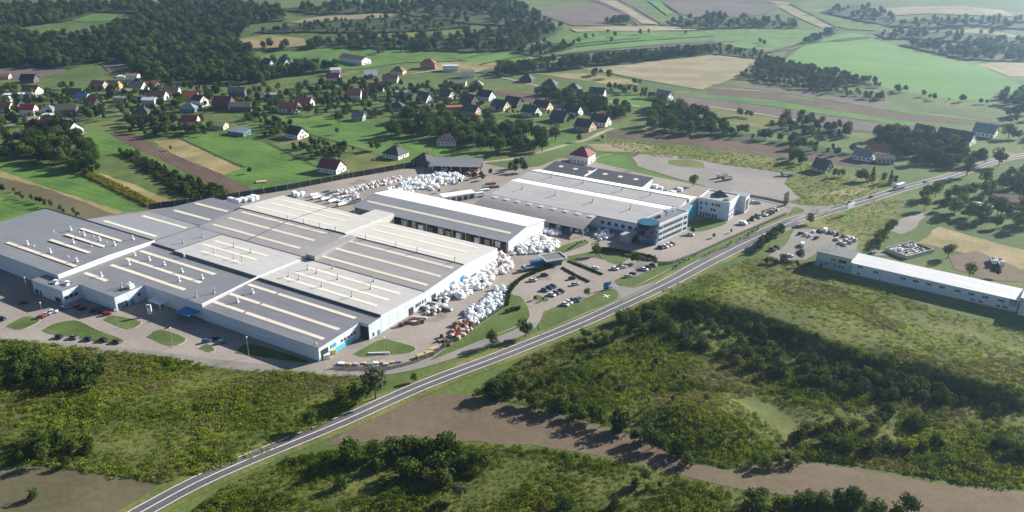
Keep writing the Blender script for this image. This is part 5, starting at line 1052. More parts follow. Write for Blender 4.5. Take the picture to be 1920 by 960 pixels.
mass('weeds',q[~m2],r.uniform(.6,1.4,(~m2).sum())*(.4+.7*n[~m2]),COVP,'bright weeds mixed through the scrub along the bottom edge','weeds')
RV=[(1500,382),(1560,400),(1640,372),(1700,374),(1690,395),(1660,430),(1640,470),(1560,430)]
q=scat([(1120,262),(1280,272),(1440,295),(1580,318),(1690,340),(1640,362),(1570,386),(1500,380),(1474,345),(1480,328),(1360,308),(1180,288)],2.6,44); r=np.random.default_rng(5)
mass('weeds',q,r.uniform(.5,1.1,len(q)),COVP,'olive weeds around the gravel lot','weeds')
q=scat(RV,2.4,46); mass('weeds',q,r.uniform(.4,.9,len(q)),COVP,'sparse weeds on the plot behind the crowded car lot','weeds')
# ---------------------------------------------------------------- vehicles
CARC={'white':(.7,.7,.7),'silver':(.42,.44,.46),'grey':(.14,.145,.15),'black':(.015,.016,.018),'navy':(.02,.035,.08),'blue':(.04,.12,.26),'red':(.33,.02,.025),'teal':(.03,.16,.17),'brown':(.07,.045,.035),'maroon':(.10,.012,.03)}
CPM={k:paint('car_paint_'+k,c,.28,.04,spec=.6) for k,c in CARC.items()}
CG=paint('car_glass',(.02,.025,.03),.08,.1,spec=.8); LAMP=paint('lamp_glass',(.8,.8,.78),.2,.05); TAIL=paint('tail_lamp',(.35,.01,.01),.3,.05)
def loft(secs,mi=0):
    """secs: list of (x,halfwidth,z0,z1); box loft along x"""
    m=MB(); v=[]
    for x,w_,z0,z1 in secs: v+=[(x,-w_,z0),(x,w_,z0),(x,w_,z1),(x,-w_,z1)]
    f=[(0,1,2,3),tuple(len(v)-4+i for i in (3,2,1,0))]
    for i in range(len(secs)-1):
        k=i*4
        for j in range(4): f.append((k+j,k+4+j,k+4+(j+1)%4,k+(j+1)%4))
    m.add(v,[g[::-1] for g in f],mi); return m
BODY=loft([(-2.15,.72,.35,.75),(-2.05,.84,.25,.92),(-1.2,.88,.22,.95),(.8,.88,.22,.93),(1.75,.85,.24,.80),(2.1,.72,.3,.66)])
CAB=loft([(-1.9,.66,.93,.98),(-1.35,.68,.93,1.36),(-.2,.68,.93,1.45),(.35,.66,.93,1.38),(1.1,.62,.92,.95)])
ROOFM=loft([(-1.3,.60,1.37,1.42),(-.2,.62,1.45,1.5),(.3,.60,1.39,1.44)])
VBODY=loft([(-2.4,.9,.3,1.9),(-2.3,.95,.25,2.0),(1.0,.95,.25,2.0),(1.5,.93,.25,1.5),(2.3,.88,.28,1.0),(2.45,.8,.3,.8)])
VCAB=loft([(1.02,.88,1.3,1.85),(1.55,.86,1.05,1.45),(1.95,.8,1.0,1.2)])
WH=MB().tube([(0,-.11,0),(0,.11,0)],.33,12).me('wheel',M['tyre']); RIM=MB().tube([(0,-.12,0),(0,.12,0)],.2,10).me('rim',M['steel'])
CABM=CAB.me('window',CG); VCABM=VCAB.me('window',CG); HLM=MB().box(0,0,0,.1,.3,.14).me('headlight',LAMP); TLM=MB().box(0,0,0,.1,.3,.16).me('tail_light',TAIL)
CARP={}
def car_proto(col,van=False):
    if (col,van) in CARP: return copy_tree(CARP[col,van])
    o=empty('parked_van' if van else 'parked_car'); obj('body',(VBODY if van else BODY).me('body',CPM[col]),o)
    obj('window',VCABM if van else CABM,o)
    if not van: obj('roof_panel',ROOFM.me('roof_panel',CPM[col]),o)
    for sx in (1.32,-1.3):
        for s in (-1,1): q=obj('wheel',WH,o); q.location=(sx*(1.1 if van else 1),s*.78,.33); obj('rim',RIM,q)
    for s in (-1,1):
        q=obj('headlight',HLM,o); q.location=((2.4 if van else 2.03),s*.55,.62); q=obj('tail_light',TLM,o); q.location=((-2.4 if van else -2.1),s*.6,.7)
    CARP[col,van]=o; return o
def car(u,v,rot,col,label,group=None,van=False,cat='car'):
    o=car_proto(col,van); x,y=P(u,v); zb=max(.29 if False else 0,0); o.location=(x,y,GZ(u,v)+H1(x,y)); o.rotation_euler=(0,0,R(rot)); s=1.0; o.scale=(s,s,s)
    for k in ('group',):
        if k in o: del o[k]
    tag(o,label,'van' if van else cat,group); return o
def GZ(u,v): return .3
ORD=['first','second','third','fourth','fifth','sixth','seventh','eighth','ninth','tenth','eleventh']
def row(pts,cols,rots,text,group):
    for i,((u,v),c) in enumerate(zip(pts,cols)):
        van=c.endswith('*'); c=c.rstrip('*'); car(u,v,rots if not isinstance(rots,list) else rots[i],c,f'{c} {"van" if van else "car"}, {ORD[i]} from left {text}',group,van)
row([(112,634),(140,635),(167,638),(195,640),(220,643)],['black','grey','navy','black','brown'],-24,'in the dark row below the triangular lawn','cars below the triangular lawn')
for u,v,r,c,l in [(45,570,20,'maroon','maroon car in deep shade before the left factory block'),(78,597,30,'red','red car at the end of the small left lawn island'),(88,592,30,'silver','silver car touching the red one by the left lawn island'),(100,587,15,'white','white car right of the red and silver pair at the left lawn island'),(119,580,-10,'blue','blue car just inside the shade of the stepped factory front'),(201,591,25,'red','red car beside the square lawn under the factory front'),(5,600,-20,'black','black car cut by the left frame edge')]: car(u,v,r,c,l)
row([(146,577),(156,581),(178,585),(188,588)],['navy','black','black','black'],20,'in the deep shade along the stepped factory front','cars in the factory shade')
row([(388,642),(403,637),(416,644)],['blue','black','blue'],25,'in the shade below the blue entrance canopy','cars by the entrance canopy')
K=' of the visitor car park'
for u,v,r,c,l in [(999,528,5,'silver','silver car under the hedge, left of two in the corner'+K),(1021,518,5,'black','black car under the hedge, right of two in the corner'+K),(1073,524,20,'black','black car beside the planted strip'+K),(1079,535,20,'silver','pale car just below the black one at the planted strip'+K),(1116,505,20,'white','lone white car in the upper bay'+K),(1153,506,-20,'white','white car, left of two meeting at the upper right'+K),(1169,503,20,'white','white car, right of two meeting at the upper right'+K)]: car(u,v,r,c,l)
row([(1022,546),(1030,542),(1037,539)],['teal','navy','navy'],-38,'in the back row behind the rounded island','cars behind the rounded island')
row([(1035,555),(1044,551),(1052,548)],['white','grey','black'],-38,'in the front row behind the rounded island','cars before the rounded island')
row([(1060,573),(1067,569),(1074,566),(1082,565)],['white','white','navy','blue'],-38,'along the lower grass edge'+K,'cars along the lower grass edge')
row([(1178,520),(1186,516)],['silver','black'],28,'of a pair on the grass edge by the road','pair by the road grass')
row([(1208,507),(1215,504),(1224,500)],['white','black','grey'],-25,'of three at the right end of the visitor car park','three at the car park end')
row([(1239,466),(1247,464),(1254,461),(1260,459)],['navy','white','white','black'],-40,'parked before the strip-windowed office block','cars before the office block')
car(1295,442,-20,'white','white car alone at the far corner of the strip-windowed office')
row([(1393,421),(1410,413),(1421,409),(1433,405)],['white*','silver','silver','white'],-35,'in the row behind the office drive fence','cars behind the office fence')
row([(1447,398),(1454,395)],['silver','white'],-35,'of a pair at the end of the office drive','pair at the drive end')
row([(1413,381),(1422,382)],['white','silver'],0,'of two in shade behind the pyramid-roofed office','two behind the office')
Q='of the crowded car lot'
row([(1525,437),(1535,434),(1547,434),(1555,437),(1563,438),(1571,441),(1582,444),(1590,447),(1598,449),(1604,452)],['white','black','white*','grey','silver','maroon','grey','white','white','silver'],58,'in the back row '+Q,'cars in the back row of the lot')
row([(1512,442),(1520,444),(1531,448)],['white','white','black'],40,'in the loose left group '+Q,'loose left group in the lot')
row([(1569,450),(1576,457),(1584,460),(1587,453),(1594,456)],['white','white','white','white','silver'],75,'in the middle cluster '+Q,'middle cluster in the lot')
car(1504,461,75,'white','white van at the entrance of the crowded car lot',None,True); car(1501,440,30,'black','black car in shade at the road corner of the crowded car lot')
row([(1448,470),(1457,466)],['black','navy'],-30,'in the hedge shade of the small lower car lot','cars in the small lower lot')
car(1480,482,5,'white','white car beside the dark conifer in the small lower car lot')
for u,v,c,l in ((1634,371,'red','red car driving on the main road behind the white truck'),(1594,382,'maroon','dark red car on the main road nearest the junction'),(1736,342,'white','white car on the main road ahead of the white truck')):
    x,y=P(u,v); o=car_proto(c); o.name='car'; o.location=(x,y,.3); i=min(range(len(RD)-1),key=lambda k:(RD[k][0]-x)**2+(RD[k][1]-y)**2); o.rotation_euler=(0,0,math.atan2(RD[i+1][1]-RD[i][1],RD[i+1][0]-RD[i][0])); tag(o,l,'car')
def truck(name,u,v,rot,boxmat,cabmat,L,label,z=.3,flat=False,cat='truck'):
    x,y=P(u,v); o=empty(name,(x,y,z),R(rot),label,cat)
    m=MB(); m.box(0,0,.7,L,2.3,.3); m.ob('chassis',M['dark'],o)
    if flat: m=MB(); m.box(-.6,0,1.,L-1,2.5,.25).box(-.6,1.2,1.2,L-1,.08,.5); m.ob('flatbed',M['steel'],o)
    else: m=MB(); m.box(-1.,0,1.,L-2.2,2.5,2.7); m.ob('cargo_box',boxmat,o)
    m=loft([(L/2-1.9,1.15,.6,2.9),(L/2-.7,1.15,.5,2.9),(L/2+.25,1.12,.5,1.8),(L/2+.35,1.1,.5,1.2)]); cb=m.ob('cab',cabmat,o); m=loft([(L/2-.62,1.05,1.8,2.75),(L/2+.3,1.03,1.75,1.85)]); m.ob('windscreen',CG,cb)
    for sx in (-L/2+1,-L/2+2.2,L/2-1):
        for s in (-1,1): q=obj('wheel',WH,o); q.location=(sx,s*1.05,.48); q.scale=(1.45,1.6,1.45)
    return o
rr=math.degrees(math.atan2(P(1700,352)[1]-P(1640,371)[1],P(1700,352)[0]-P(1640,371)[0]))
truck('box_truck',1685,355,rr+180,CPM['white'],CPM['white'],11,'white box truck driving on the main road')
truck('box_truck',1009,500,23,CPM['blue'],CPM['blue'],9,'blue box truck standing at the gatehouse'); truck('flatbed_truck',992,507,203,CPM['white'],CPM['silver'],8,'flatbed truck in front of the blue box truck',flat=True)
def trailer(u,v,rot,mt,label):
    x,y=P(u,v); o=empty('trailer',(x,y,.16),R(rot),label,'trailer'); m=MB(); m.box(0,0,.9,8.4,2.3,.3); m.ob('deck',M['seam'],o); m=MB(); m.box(.5,1.15,1.2,7.4,.12,1.1).box(.5,-1.15,1.2,7.4,.12,1.1).box(4.15,0,1.2,.12,2.3,1.1); m.ob('side_board',M['trim'],o); m=MB(); m.box(-3.7,0,1.2,1.,2.3,2.1); m.ob('headboard',mt,o)
    for sx in (-3,2,3.2):
        for s in (-1,1): q=obj('wheel',WH,o); q.location=(sx,s*1.,.45); q.scale=(1.3,1.5,1.3)
trailer(1354,333,25,CPM['white'],'white flat trailer on the gravel lot'); trailer(1363,338,25,CPM['red'],'red-fronted flat trailer on the gravel lot'); trailer(1475,330,-5,CPM['grey'],'dark trailer at the far edge of the gravel lot')
trailer(1861,494,70,CPM['white'],'left one of two white-framed trailers behind the white workshop'); trailer(1875,496,70,CPM['white'],'right one of two white-framed trailers behind the white workshop')
# ---------------------------------------------------------------- bales, sacks and stacks in the yards
def bale(seed,mt):
    r=random.Random(seed); m=MB(); n=12; v=[];f=[]; rows=5
    for i in range(rows):
        z=i/(rows-1); k=(.86,1.02,1.05,1.0,.72)[i]
        for j in range(n): t=2*PI*j/n; q=.56*k*(1/max(abs(math.cos(t)),abs(math.sin(t))))**.75*r.uniform(.88,1.1); v.append((q*math.cos(t+.4),q*math.sin(t+.4),z*r.uniform(.9,1.1)))
    for i in range(rows-1):
        for j in range(n): f.append((i*n+j,i*n+(j+1)%n,(i+1)*n+(j+1)%n,(i+1)*n+j))
    f+=[tuple(range((rows-1)*n,rows*n)),tuple(range(n-1,-1,-1))]; m.add(v,f)
    for s in (-1,1): m.tube([(s*.25,-.3,.95),(s*.28,0,1.22),(s*.25,.3,.95)],.06,4)
    return m.me('bulk_bag',mt,True)
BG={k:[bale(i+9*j,M[k]) for i in range(4)] for j,k in enumerate(('plastic','plastic2','orange','pink','red','rust'))}
BAGS=[]
def heap(poly,spacing,layers,cols,size,label,group,seed,cat='bag',name='bulk_bag'):
    q=scat(poly,spacing,seed); r=random.Random(seed); pl=[P(*p) for p in poly]; a=np.array(pl+[pl[0]])
    for x,y in q:
        d=min(abs(float(pl_dist(a,np.array(x),np.array(y))[0])),9); nl=1+sum(1 for k in range(layers-1) if d>1.5*(k+1) and r.random()<.7)
        z=.1
        for k in range(nl):
            s=r.uniform(*size); x2,y2=x+r.gauss(0,.25),y+r.gauss(0,.25)
            BAGS.append((s*(1 if k==nl-1 else .55)/math.hypot(x,y),(r.choice(cols),r.randrange(4),x2,y2,z,s,r.random()*6.28,r.uniform(.7,.95)),label,group,cat,name)); z+=s*.75
def place_bag(a,label,group,cat,name):
    c,i,x,y,z,s,t,hh=a; o=obj(name,BG[c][i]); o.location=(x,y,z); o.rotation_euler=(random.gauss(0,.08),random.gauss(0,.08),t); o.scale=(s,s,s*hh); tag(o,label,cat,group)
heap([(790,590),(806,572),(826,556),(842,560),(838,576),(815,592)],1.65,1,['plastic','plastic2','rust'],(1.3,1.8),'white bulk bag among the steel bundles at the factory gable wall','bags by the steel bundles',1)
heap([(828,548),(845,520),(872,512),(885,530),(884,552),(862,566),(838,560)],1.65,2,['plastic'],(1.15,1.7),'white bulk bag in the lower heap along the factory gable wall','lower gable wall heap',2)
heap([(868,545),(878,518),(900,496),(918,504),(928,524),(915,540),(892,548)],1.65,2,['plastic'],(1.15,1.7),'white bulk bag in the middle heap along the factory gable wall','middle gable wall heap',3)
heap([(902,512),(912,488),(928,474),(942,476),(958,488),(962,504),(948,516),(925,520)],1.65,2,['plastic','plastic','pink'],(1.15,1.7),'white bulk bag in the tall heap at the far corner of the factory gable wall','tall gable corner heap',4)
heap([(952,470),(958,456),(985,445),(1010,442),(1045,452),(1050,462),(1030,474),(1000,476),(965,478)],1.65,2,['plastic'],(1.2,1.75),'white bulk bag in the heap before the white gable of the storage hall','storage hall gable heap',5)
heap([(1008,436),(1020,430),(1050,436),(1048,442),(1020,442)],1.65,1,['plastic'],(1.6,2.2),'white bulk bag in the row behind the storage hall gable','row behind the storage gable',6)
heap([(1074,432),(1090,424),(1106,428),(1098,438),(1080,438)],2.8,2,['plastic','plastic2'],(1.25,1.8),'white bulk bag under the right end of the arched lean-to','bags under the lean-to',7)
heap([(1112,446),(1122,430),(1150,434),(1158,440),(1140,448),(1120,452)],2.8,2,['plastic','plastic2'],(1.15,1.7),'white bulk bag in the small heap before the entrance wing','entrance wing heap',8)
heap([(862,605),(875,580),(905,562),(925,540),(945,538),(952,555),(945,572),(915,592),(890,612)],1.65,2,['plastic','plastic2'],(1.1,1.6),'white bulk bag in the long heap along the grass bank','grass bank heap',9)
heap([(840,628),(855,608),(885,606),(890,616),(866,634),(848,640)],1.65,1,['red','rust','pink'],(1.3,2.0),'dark red scrap bundle in the heap along the grass bank','red scrap heap',10,'scrap bundle','scrap_bundle')
heap([(818,642),(830,628),(852,636),(856,646),(835,654)],2.2,1,['rust'],(1.0,1.6),'dark scrap bundle at the lower end of the grass bank heap','dark scrap heap',11,'scrap bundle','scrap_bundle')
heap([(720,362),(735,352),(790,342),(800,350),(770,362),(735,366)],2.3,2,['plastic','plastic2'],(1.25,1.8),'white bulk bag in the low heap just behind the storage hall roof','far yard near heap',12)
heap([(745,350),(765,336),(810,330),(850,324),(868,332),(866,342),(830,348),(812,358),(780,352)],2.3,2,['plastic','plastic','plastic2'],(1.25,1.8),'white bulk bag in the large heap of the far yard','far yard heap',13)
heap([(640,364),(655,352),(720,338),(745,330),(760,334),(735,346),(690,354),(650,368)],2.3,1,['orange','pink','plastic','plastic2'],(1.2,1.8),'orange or pinkish bulk bag along the black yard fence','orange fence heap',14)
heap([(600,372),(640,358),(668,362),(678,376),(640,384)],2.3,1,['plastic','pink','plastic2'],(1.2,1.8),'orange or pale bag beside the grey rolls in the far yard','roll yard bags',15)
heap([(815,326),(838,318),(838,324),(820,330)],2.8,1,['plastic2'],(1.6,2.2),'pale blue bag at the bend of the black yard fence','blue fence bags',16)
heap([(872,326),(884,320),(908,324),(906,330),(884,332)],3.0,1,['rust','orange'],(1.8,2.6),'rusty orange scrap bundle before the grey open barn','barn scrap heap',17,'scrap bundle','scrap_bundle')
BAGS.sort(key=lambda b:-b[0]); nb=0; core={}
for b in BAGS:
    if b[5]=='bulk_bag':
        nb+=1
        if nb>290: core.setdefault(b[1][0],[]).append(b[1]); continue
    place_bag(*b[1:])
V=[];Fc=[];Mi=[]; cn=list(core)
for n_,c in enumerate(cn):
    for (c,i,x,y,z,s,t,hh) in core[c]:
        me=BG[c][i]; k=len(V); ct,st=math.cos(t),math.sin(t)
        V+=[(x+s*(p.co.x*ct-p.co.y*st),y+s*(p.co.x*st+p.co.y*ct),z+s*hh*p.co.z) for p in me.vertices]; Fc+=[tuple(q+k for q in g.vertices) for g in me.polygons]; Mi+=[n_]*len(me.polygons)
o=obj('bag_heaps',mesh('bag_heaps',V,Fc,[M[c] for c in cn],Mi)); tag(o,'lower and farther bags of the white and orange yard heaps','bags',kind='stuff')
# rolls, bundles, pallets
def cyl(name,u,v,rot,L,r_,mt,label,cat,group,z=None):
    x,y=P(u,v); m=MB(); m.tube([(-L/2,0,0),(L/2,0,0)],r_,10); o=m.ob(name,mt,None,True); o.location=(x,y,(z or 0)+r_+.06); o.rotation_euler=(0,0,R(rot)); tag(o,label,cat,group)
for i,(u,v) in enumerate([(600,366),(604,371),(612,368),(620,374),(628,372),(634,378),(644,376),(652,384),(660,381)]): cyl('film_roll',u,v,35,13,1.15,M['steel'],'pale grey roll in the fan of long rolls in the far yard','roll','fan of long rolls')
for i,(u,v) in enumerate([(553,366),(560,369),(568,367)]): cyl('film_roll',u,v,60,4,1.6,M['plastic2'],f'short thick pale blue roll, {ORD[i]} from the left by the black fence','roll','short rolls')
def stack(u,v,rot,sx,sy,n,hh,mt,label,cat,group=None,name='stack',xy=None,z0=.06):
    x,y=xy or P(u,v); m=MB(); r=random.Random(int(u*7+v))
    for i in range(n): m.box(r.gauss(0,.06),r.gauss(0,.06),i*hh,sx*r.uniform(.92,1.03),sy*r.uniform(.92,1.03),hh*.86,r.gauss(0,.02))
    o=m.ob(name,mt); o.location=(x,y,z0); o.rotation_euler=(0,0,R(rot)); tag(o,label,cat,group); return o
for i,(u,v) in enumerate([(436,378),(446,380),(458,378),(470,376),(478,373)]): stack(u,v,-32,6,2.6,3,.9,M['plastic2'],f'pale blue sheet stack, {ORD[i]} from the left behind the factory roof','sheet stack','sheet stacks behind the factory')
for i in range(16):
    a=-104+i*6.6; c=('plastic2','wood','plastic','rust')[i%4]
    stack(i*13,i,-32,3.4,2.6,3,1.15,M[c],'stack of wrapped pallets under the open front of the storage hall','pallet stack','pallet stacks in the storage hall','pallet_stack',W(a,120.5+(i%3)*.8))
for i in range(8): stack(i*17,i+3,-32,2.6,2.2,2,1.2,M[('plastic2','teal')[i%2]],'stack of wrapped pallets in the arched lean-to','pallet stack','pallet stacks in the lean-to','pallet_stack',W(-48+i*8.5,165.5))
for i,(u,v) in enumerate([(803,571),(812,567),(822,572),(798,580)]): stack(u,v,-10,9,1.4,4,.35,M['steel'],f'bundle of steel profiles, {ORD[i]} from the top by the gable wall' if False else f'bundle of steel profiles number','steel bundle') if False else None
for (u,v),l in zip([(818,573),(803,580),(832,580)],['middle','lower left','lower right']): stack(u,v,-25,9.5,1.5,4,.38,M['steel'],f'{l} of three bundles of long steel profiles by the factory gable wall','steel bundle','steel bundles','steel_bundle')
for (u,v),l in zip([(787,598),(776,606)],['right','left']): stack(u,v,-10,7,1.5,3,.4,M['pink'],f'{l} of two rusty beam bundles by the lower factory gable wall','beam bundle','beam bundles','beam_bundle')
for i,(u,v) in enumerate([(770,604),(762,608),(752,612),(790,606)]): stack(u,v,20,2.2,1.8,2,1.,M['rust'],'dark scrap stack under the lower factory gable wall','scrap stack','scrap stacks','scrap_stack')
for i,(u,v) in enumerate([(640,683),(652,684),(668,684),(680,682),(694,684),(706,682),(716,681),(724,684),(735,681),(748,679)]): stack(u,v,-8+2*i,2.6,1.6,1,.9,M[('plastic','wood','pink','wood','steel')[i%5]],f'{ORD[i]} crate from the left in the line along the lower yard fence','crate','crates along the lower fence','crate')
for i,(u,v) in enumerate([(790,670),(803,665),(813,658)]): stack(u,v,35,4.5,2.2,2,.8,M['wood'],f'{ORD[i]} timber stack from the left at the lower tip of the grass bank','timber stack','timber stacks','timber_stack')
stack(612,672,20,3,2.2,2,1.1,M['plastic'],'white wrapped pallet at the foot of the front factory corner','pallet stack',None,'pallet_stack'); stack(623,663,20,3,2.4,2,1.1,M['yellow'],'yellow wrapped pallet below the factory corner gate','pallet stack',None,'pallet_stack'); stack(606,668,0,2,1.6,2,.9,M['wood'],'tan pallet at the factory corner gate','pallet stack',None,'pallet_stack')
for i in range(4): stack(632+i*8,655-i*5,40,2,1.4,1,1.1,M[('cyan','trim')[i%2]],f'{ORD[i]} bin from the left along the cyan band of the front gable','bin','bins by the front gable','bin')
for i,(u,v) in enumerate([(908,358),(914,352),(920,346),(898,364),(903,369),(926,352)]): stack(u,v,20,7,2.4,2,.7,M[('plastic2','steel','rust')[i%3]],('pale blue','grey','brown')[i%3]+f' sheet stack, {("upper","lower")[i//3]} one beside the production hall end','sheet stack','sheet stacks by the hall end')
stack(1010,0,0,1,1,1,1,M['wood'],'x','x') if False else None
for i,(u,v) in enumerate([(1228,352),(1238,356),(1248,360),(1262,364),(1275,358)]): stack(u,v,-32,3.4,2.6,2,1.2,M[('plastic','plastic2','steel')[i%3]],f'{ORD[i]} stack from the left in the yard behind the production hall','stack','stacks behind the production hall')
stack(490,342,20,7,4,1,1.,M['wood'],'low pale timber pile on the grass above the black fence','timber pile',None,'timber_pile')
stack(735,655,20,4,1.6,1,.9,M['wood'],'x','x') if False else None
# lawn kerb barrier
# ---------------------------------------------------------------- fences, hedges
def fence(px,h,mt,label,posts=7.,name='fence',z=0.,pm='steel',th=.15):
    pl=[P(*p) for p in px]; o=empty(name,(*pl[0],0),0,label,'fence'); m=MB(); x0,y0=pl[0]
    for (ax,ay),(bx,by) in zip(pl,pl[1:]):
        L=math.hypot(bx-ax,by-ay); m.box((ax+bx)/2-x0,(ay+by)/2-y0,z,L,th,h,math.atan2(by-ay,bx-ax))
    m.ob('panel',mt,o); me=MB().box(0,0,0,.16,.34,h+.5).me('post',M[pm])
    for x,y in along(px,posts)[:90]: q=obj('post',me,o); q.location=(x-x0,y-y0,0)
    return o
fence([(278,394),(300,390),(415,376),(540,356),(640,337),(740,319),(822,303)],3.8,M['fence'],'long tall black fence between the far yard and the meadows',8)
def meshmat():
    m=NT('wire_mesh'); t=m.n('ShaderNodeBsdfTransparent'); x=m.n('ShaderNodeMixShader'); x.inputs[0].default_value=.45; m.b.inputs['Base Color'].default_value=(.05,.07,.06,1); m.l(t.outputs[0],x.inputs[1]); m.l(m.b.outputs[0],x.inputs[2]); m.l(x.outputs[0],m.out.inputs[0]); return m.mat
WIRE=meshmat()
fence([(1234,497),(1262,494),(1300,480),(1370,448),(1420,426),(1475,402)],1.7,WIRE,'wire fence between the office drive and the roadside grass',4)
fence([(-20,452),(60,436),(95,428)],2.2,WIRE,'wire fence behind the left factory block',5)
fence([(735,692),(775,682),(812,668),(850,642),(892,611),(948,574)],1.6,WIRE,'wire fence along the foot of the grass bank',4); fence([(625,690),(660,693),(735,692)],1.5,WIRE,'wire fence along the lower yard edge',5)
fence([(1385,364),(1440,374),(1475,382)],1.4,M['concrete'],'low pale wall along the gravel lot edge',9,'low_wall',0,'concrete',.3)
def hedge(px,h,wd,col,label,n=9):
    pl=[P(*p) for p in px]; o=empty('hedge',(*pl[0],0),0,label,'hedge'); r=random.Random(len(px)); v=[];f=[]; x0,y0=pl[0]
    for (ax,ay),(bx,by) in zip(pl,pl[1:]):
        L=math.hypot(bx-ax,by-ay); ux,uy=(bx-ax)/L,(by-ay)/L
        for _ in range(int(L*n*wd)):
            t=r.random()*L; q=r.gauss(0,.4)*wd*.5; z=h*math.sqrt(r.random())*(1+.08*math.sin(t*1.7)); c=Vector((ax+ux*t-uy*q-x0,ay+uy*t+ux*q-y0,z)); nr=Vector((r.gauss(0,1),r.gauss(0,1),r.gauss(.5,1))).normalized(); a=nr.orthogonal().normalized(); b=nr.cross(a); s=r.uniform(.18,.38); k=len(v)
            v+=[tuple(c-a*s-b*s),tuple(c+a*s-b*s*.8),tuple(c+a*s+b*s),tuple(c-a*s*.9+b*s)]; f.append((k,k+1,k+2,k+3))
    obj('foliage',mesh('foliage',v,f,FO_[col]),o)
    m=MB()
    for x,y in along(px,2.): m.tube([(x-x0,y-y0,0),(x-x0,y-y0,h*.6)],.08,4)
    m.ob('stem',BARK,o)
hedge([(950,574),(953,552),(966,534),(985,520),(1010,509),(1042,497)],1.65,2.2,'dark','clipped dark hedge curving round the upper edge of the visitor car park',26)
hedge([(948,588),(962,583),(975,580)],1.65,2.4,'dark','short thick dark hedge block on the grass bank',26)
hedge([(1118,470),(1150,473),(1190,480),(1228,488)],2.3,2.2,'conifer','dark conifer hedge before the glass cylinder of the office',26)
hedge([(1066,491),(1095,502),(1130,516)],.8,1.2,'autumn','low brownish planting strip between the car park bays',18); hedge([(1054,503),(1075,515),(1105,530)],.8,1.6,'autumn','low brown planting strip below the gatehouse',18)
# gatehouse
gh=empty('gatehouse',(*P(1040,497),0),R(23),'small dark green gatehouse with a white flat roof frame over the lane','gatehouse')
m=MB(); m.box(0,0,0,7,3.2,3.6); m.ob('wall',M['green'],gh); m=MB(); m.box(0,2,3.6,12,9,.15); rf=m.ob('roof',M['bitumen'],gh); m=MB(); m.box(0,-2.5,3.6,12.4,.3,.7).box(0,6.5,3.6,12.4,.3,.7).box(-6.05,2,3.6,.3,8.7,.7).box(6.05,2,3.6,.3,8.7,.7); m.ob('fascia',M['trim'],rf)
for x in (-2.,0,2): m=MB(); m.box(x,-1.62,1.,1.4,.12,1.4); m.ob('window',M['glass'],gh)
for x,y in ((-5.6,6),(5.6,6)): m=MB(); m.box(x,y,0,.3,.3,3.6); m.ob('post',M['steel'],gh)
# ---------------------------------------------------------------- lamp posts, signs
LPM=MB().tube([(0,0,0),(0,0,8.6)],[.11,.07],7).me('pole',M['steel']); LHM=MB().tube([(0,0,8.5),(0,0,8.75),(0,0,8.95),(0,0,9.1)],[.18,.34,.34,.12],8).me('lamp_head',LAMP)
def lamp(u,v,label,s=1.):
    x,y=P(u,v); o=empty('street_lamp',(x,y,.06),0,label,'street lamp','street lamps'); o.scale=(s,s,s); obj('pole',LPM,o); obj('lamp_head',LHM,o)
for u,v,l in [(53,553,'in deep shade before the stepped left factory front'),(83,602,'between the left lawn island and the silver car'),(222,616,'on the square lawn under the factory front'),(325,651,'on the diamond-shaped lawn'),(467,669,'before the long shaded front wall'),(722,669,'on the pentagon lawn by the front gable'),(1006,486,'at the gatehouse yard'),(655,345,'among the bags at the black fence'),(704,322,'just outside the black fence by the rough grass'),(929,289,'in front of the central grove')]: lamp(u,v,'slim lamp post '+l,1.05)
x,y=P(282,592); o=empty('advertising_pylon',(x,y,.1),R(-10),'tall white and pale blue advertising pylon before the main entrance','pylon'); m=MB(); m.box(0,0,.6,2.2,.5,5.); m.ob('panel',M['plastic2'],o); m=MB(); m.box(0,0,0,.6,.4,.7); m.ob('foot',M['seam'],o); m=MB(); m.box(0,-.28,4.2,1.5,.06,.9); m.ob('emblem',M['blue'],o)
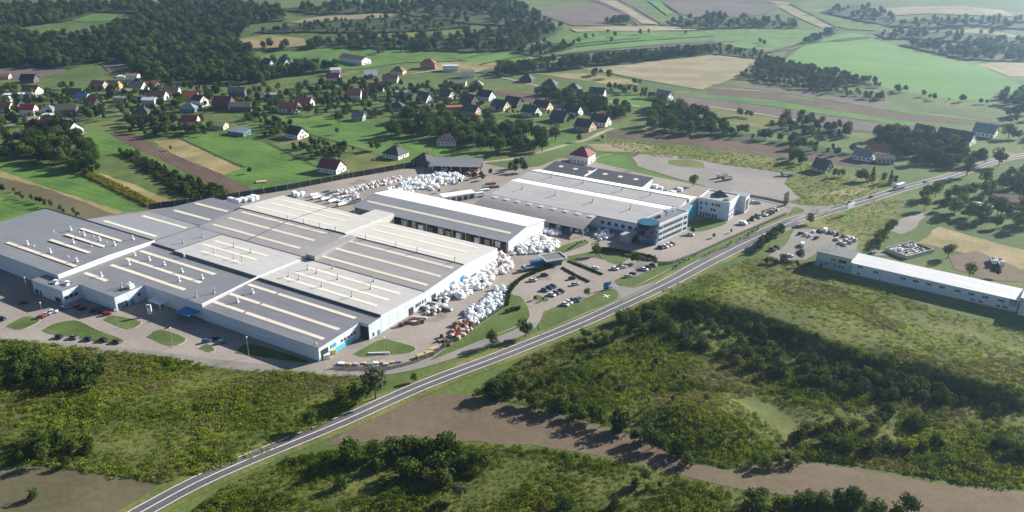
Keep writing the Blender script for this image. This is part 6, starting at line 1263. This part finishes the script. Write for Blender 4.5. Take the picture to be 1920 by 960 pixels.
x,y=P(1138,543); o=empty('entrance_sign',(x,y,.1),R(25),'blue entrance sign panel at the car park mouth by the main road','sign'); m=MB(); m.box(0,0,.4,4,.5,3.6); m.ob('panel',M['blue'],o); m=MB(); m.box(1.6,-.5,.2,2.2,.4,1.8); m.ob('side_panel',M['plastic2'],o); m=MB(); m.box(0,0,0,1.,.4,.5); m.ob('foot',M['seam'],o)
x,y=P(1593,402); o=empty('billboard',(x,y,0),R(40),'pale three-sided billboard on a post beside the main road bend','billboard'); m=MB(); m.box(0,0,4,8.,.5,3.6); m.ob('panel',M['trim'],o); m=MB(); m.tube([(0,0,0),(0,0,4.1)],.3,8); m.ob('post',M['steel'],o)
x,y=P(1137,556); o=empty('ground_emblem',(x,y,.3),R(20),'white cross-shaped emblem laid flat on the grass by the road','emblem')
m=MB(); m.box(0,0,0,3.4,.5,.06).box(0,1.2,0,.5,1.8,.06).box(0,-1.2,0,.5,1.8,.06); m.ob('stone',M['trim'],o)
for u,v,l in [(1145,583,'below the car park mouth'),(1380,470,'above the thuja row'),(600,822,'in the lower foreground')]:
    x,y=P(u,v); o=empty('marker_post',(x,y,H1(x,y)+.1),0,'small roadside marker post '+l,'marker post'); m=MB(); m.box(0,0,0,.14,.1,1.1); m.ob('post',M['trim'],o); m=MB(); m.box(0,-.06,.75,.15,.02,.2); m.ob('reflector',M['dark'],o)
x,y=P(742,662); o=empty('curved_barrier',(x,y,.28),0,'white low barrier along the lower edge of the pentagon lawn','barrier'); m=MB(); m.box(-7,-1.2,0,9,.5,.8,R(3)); m.ob('rail',M['trim'],o)
# ---------------------------------------------------------------- air
b=MB(); b.box(0,2075,-45,5380,4240,320)
hz=NT('haze_air'); hz.t.nodes.remove(hz.b); pv=hz.n('ShaderNodeVolumePrincipled'); pv.inputs['Color'].default_value=(.50,.73,1,1); pv.inputs['Density'].default_value=HAZE; pv.inputs['Anisotropy'].default_value=.7
hz.l(pv.outputs[0],hz.out.inputs['Volume'])
o=b.ob('haze',hz.mat); tag(o,'thin pale blue summer haze filling the valley','haze',kind='stuff')
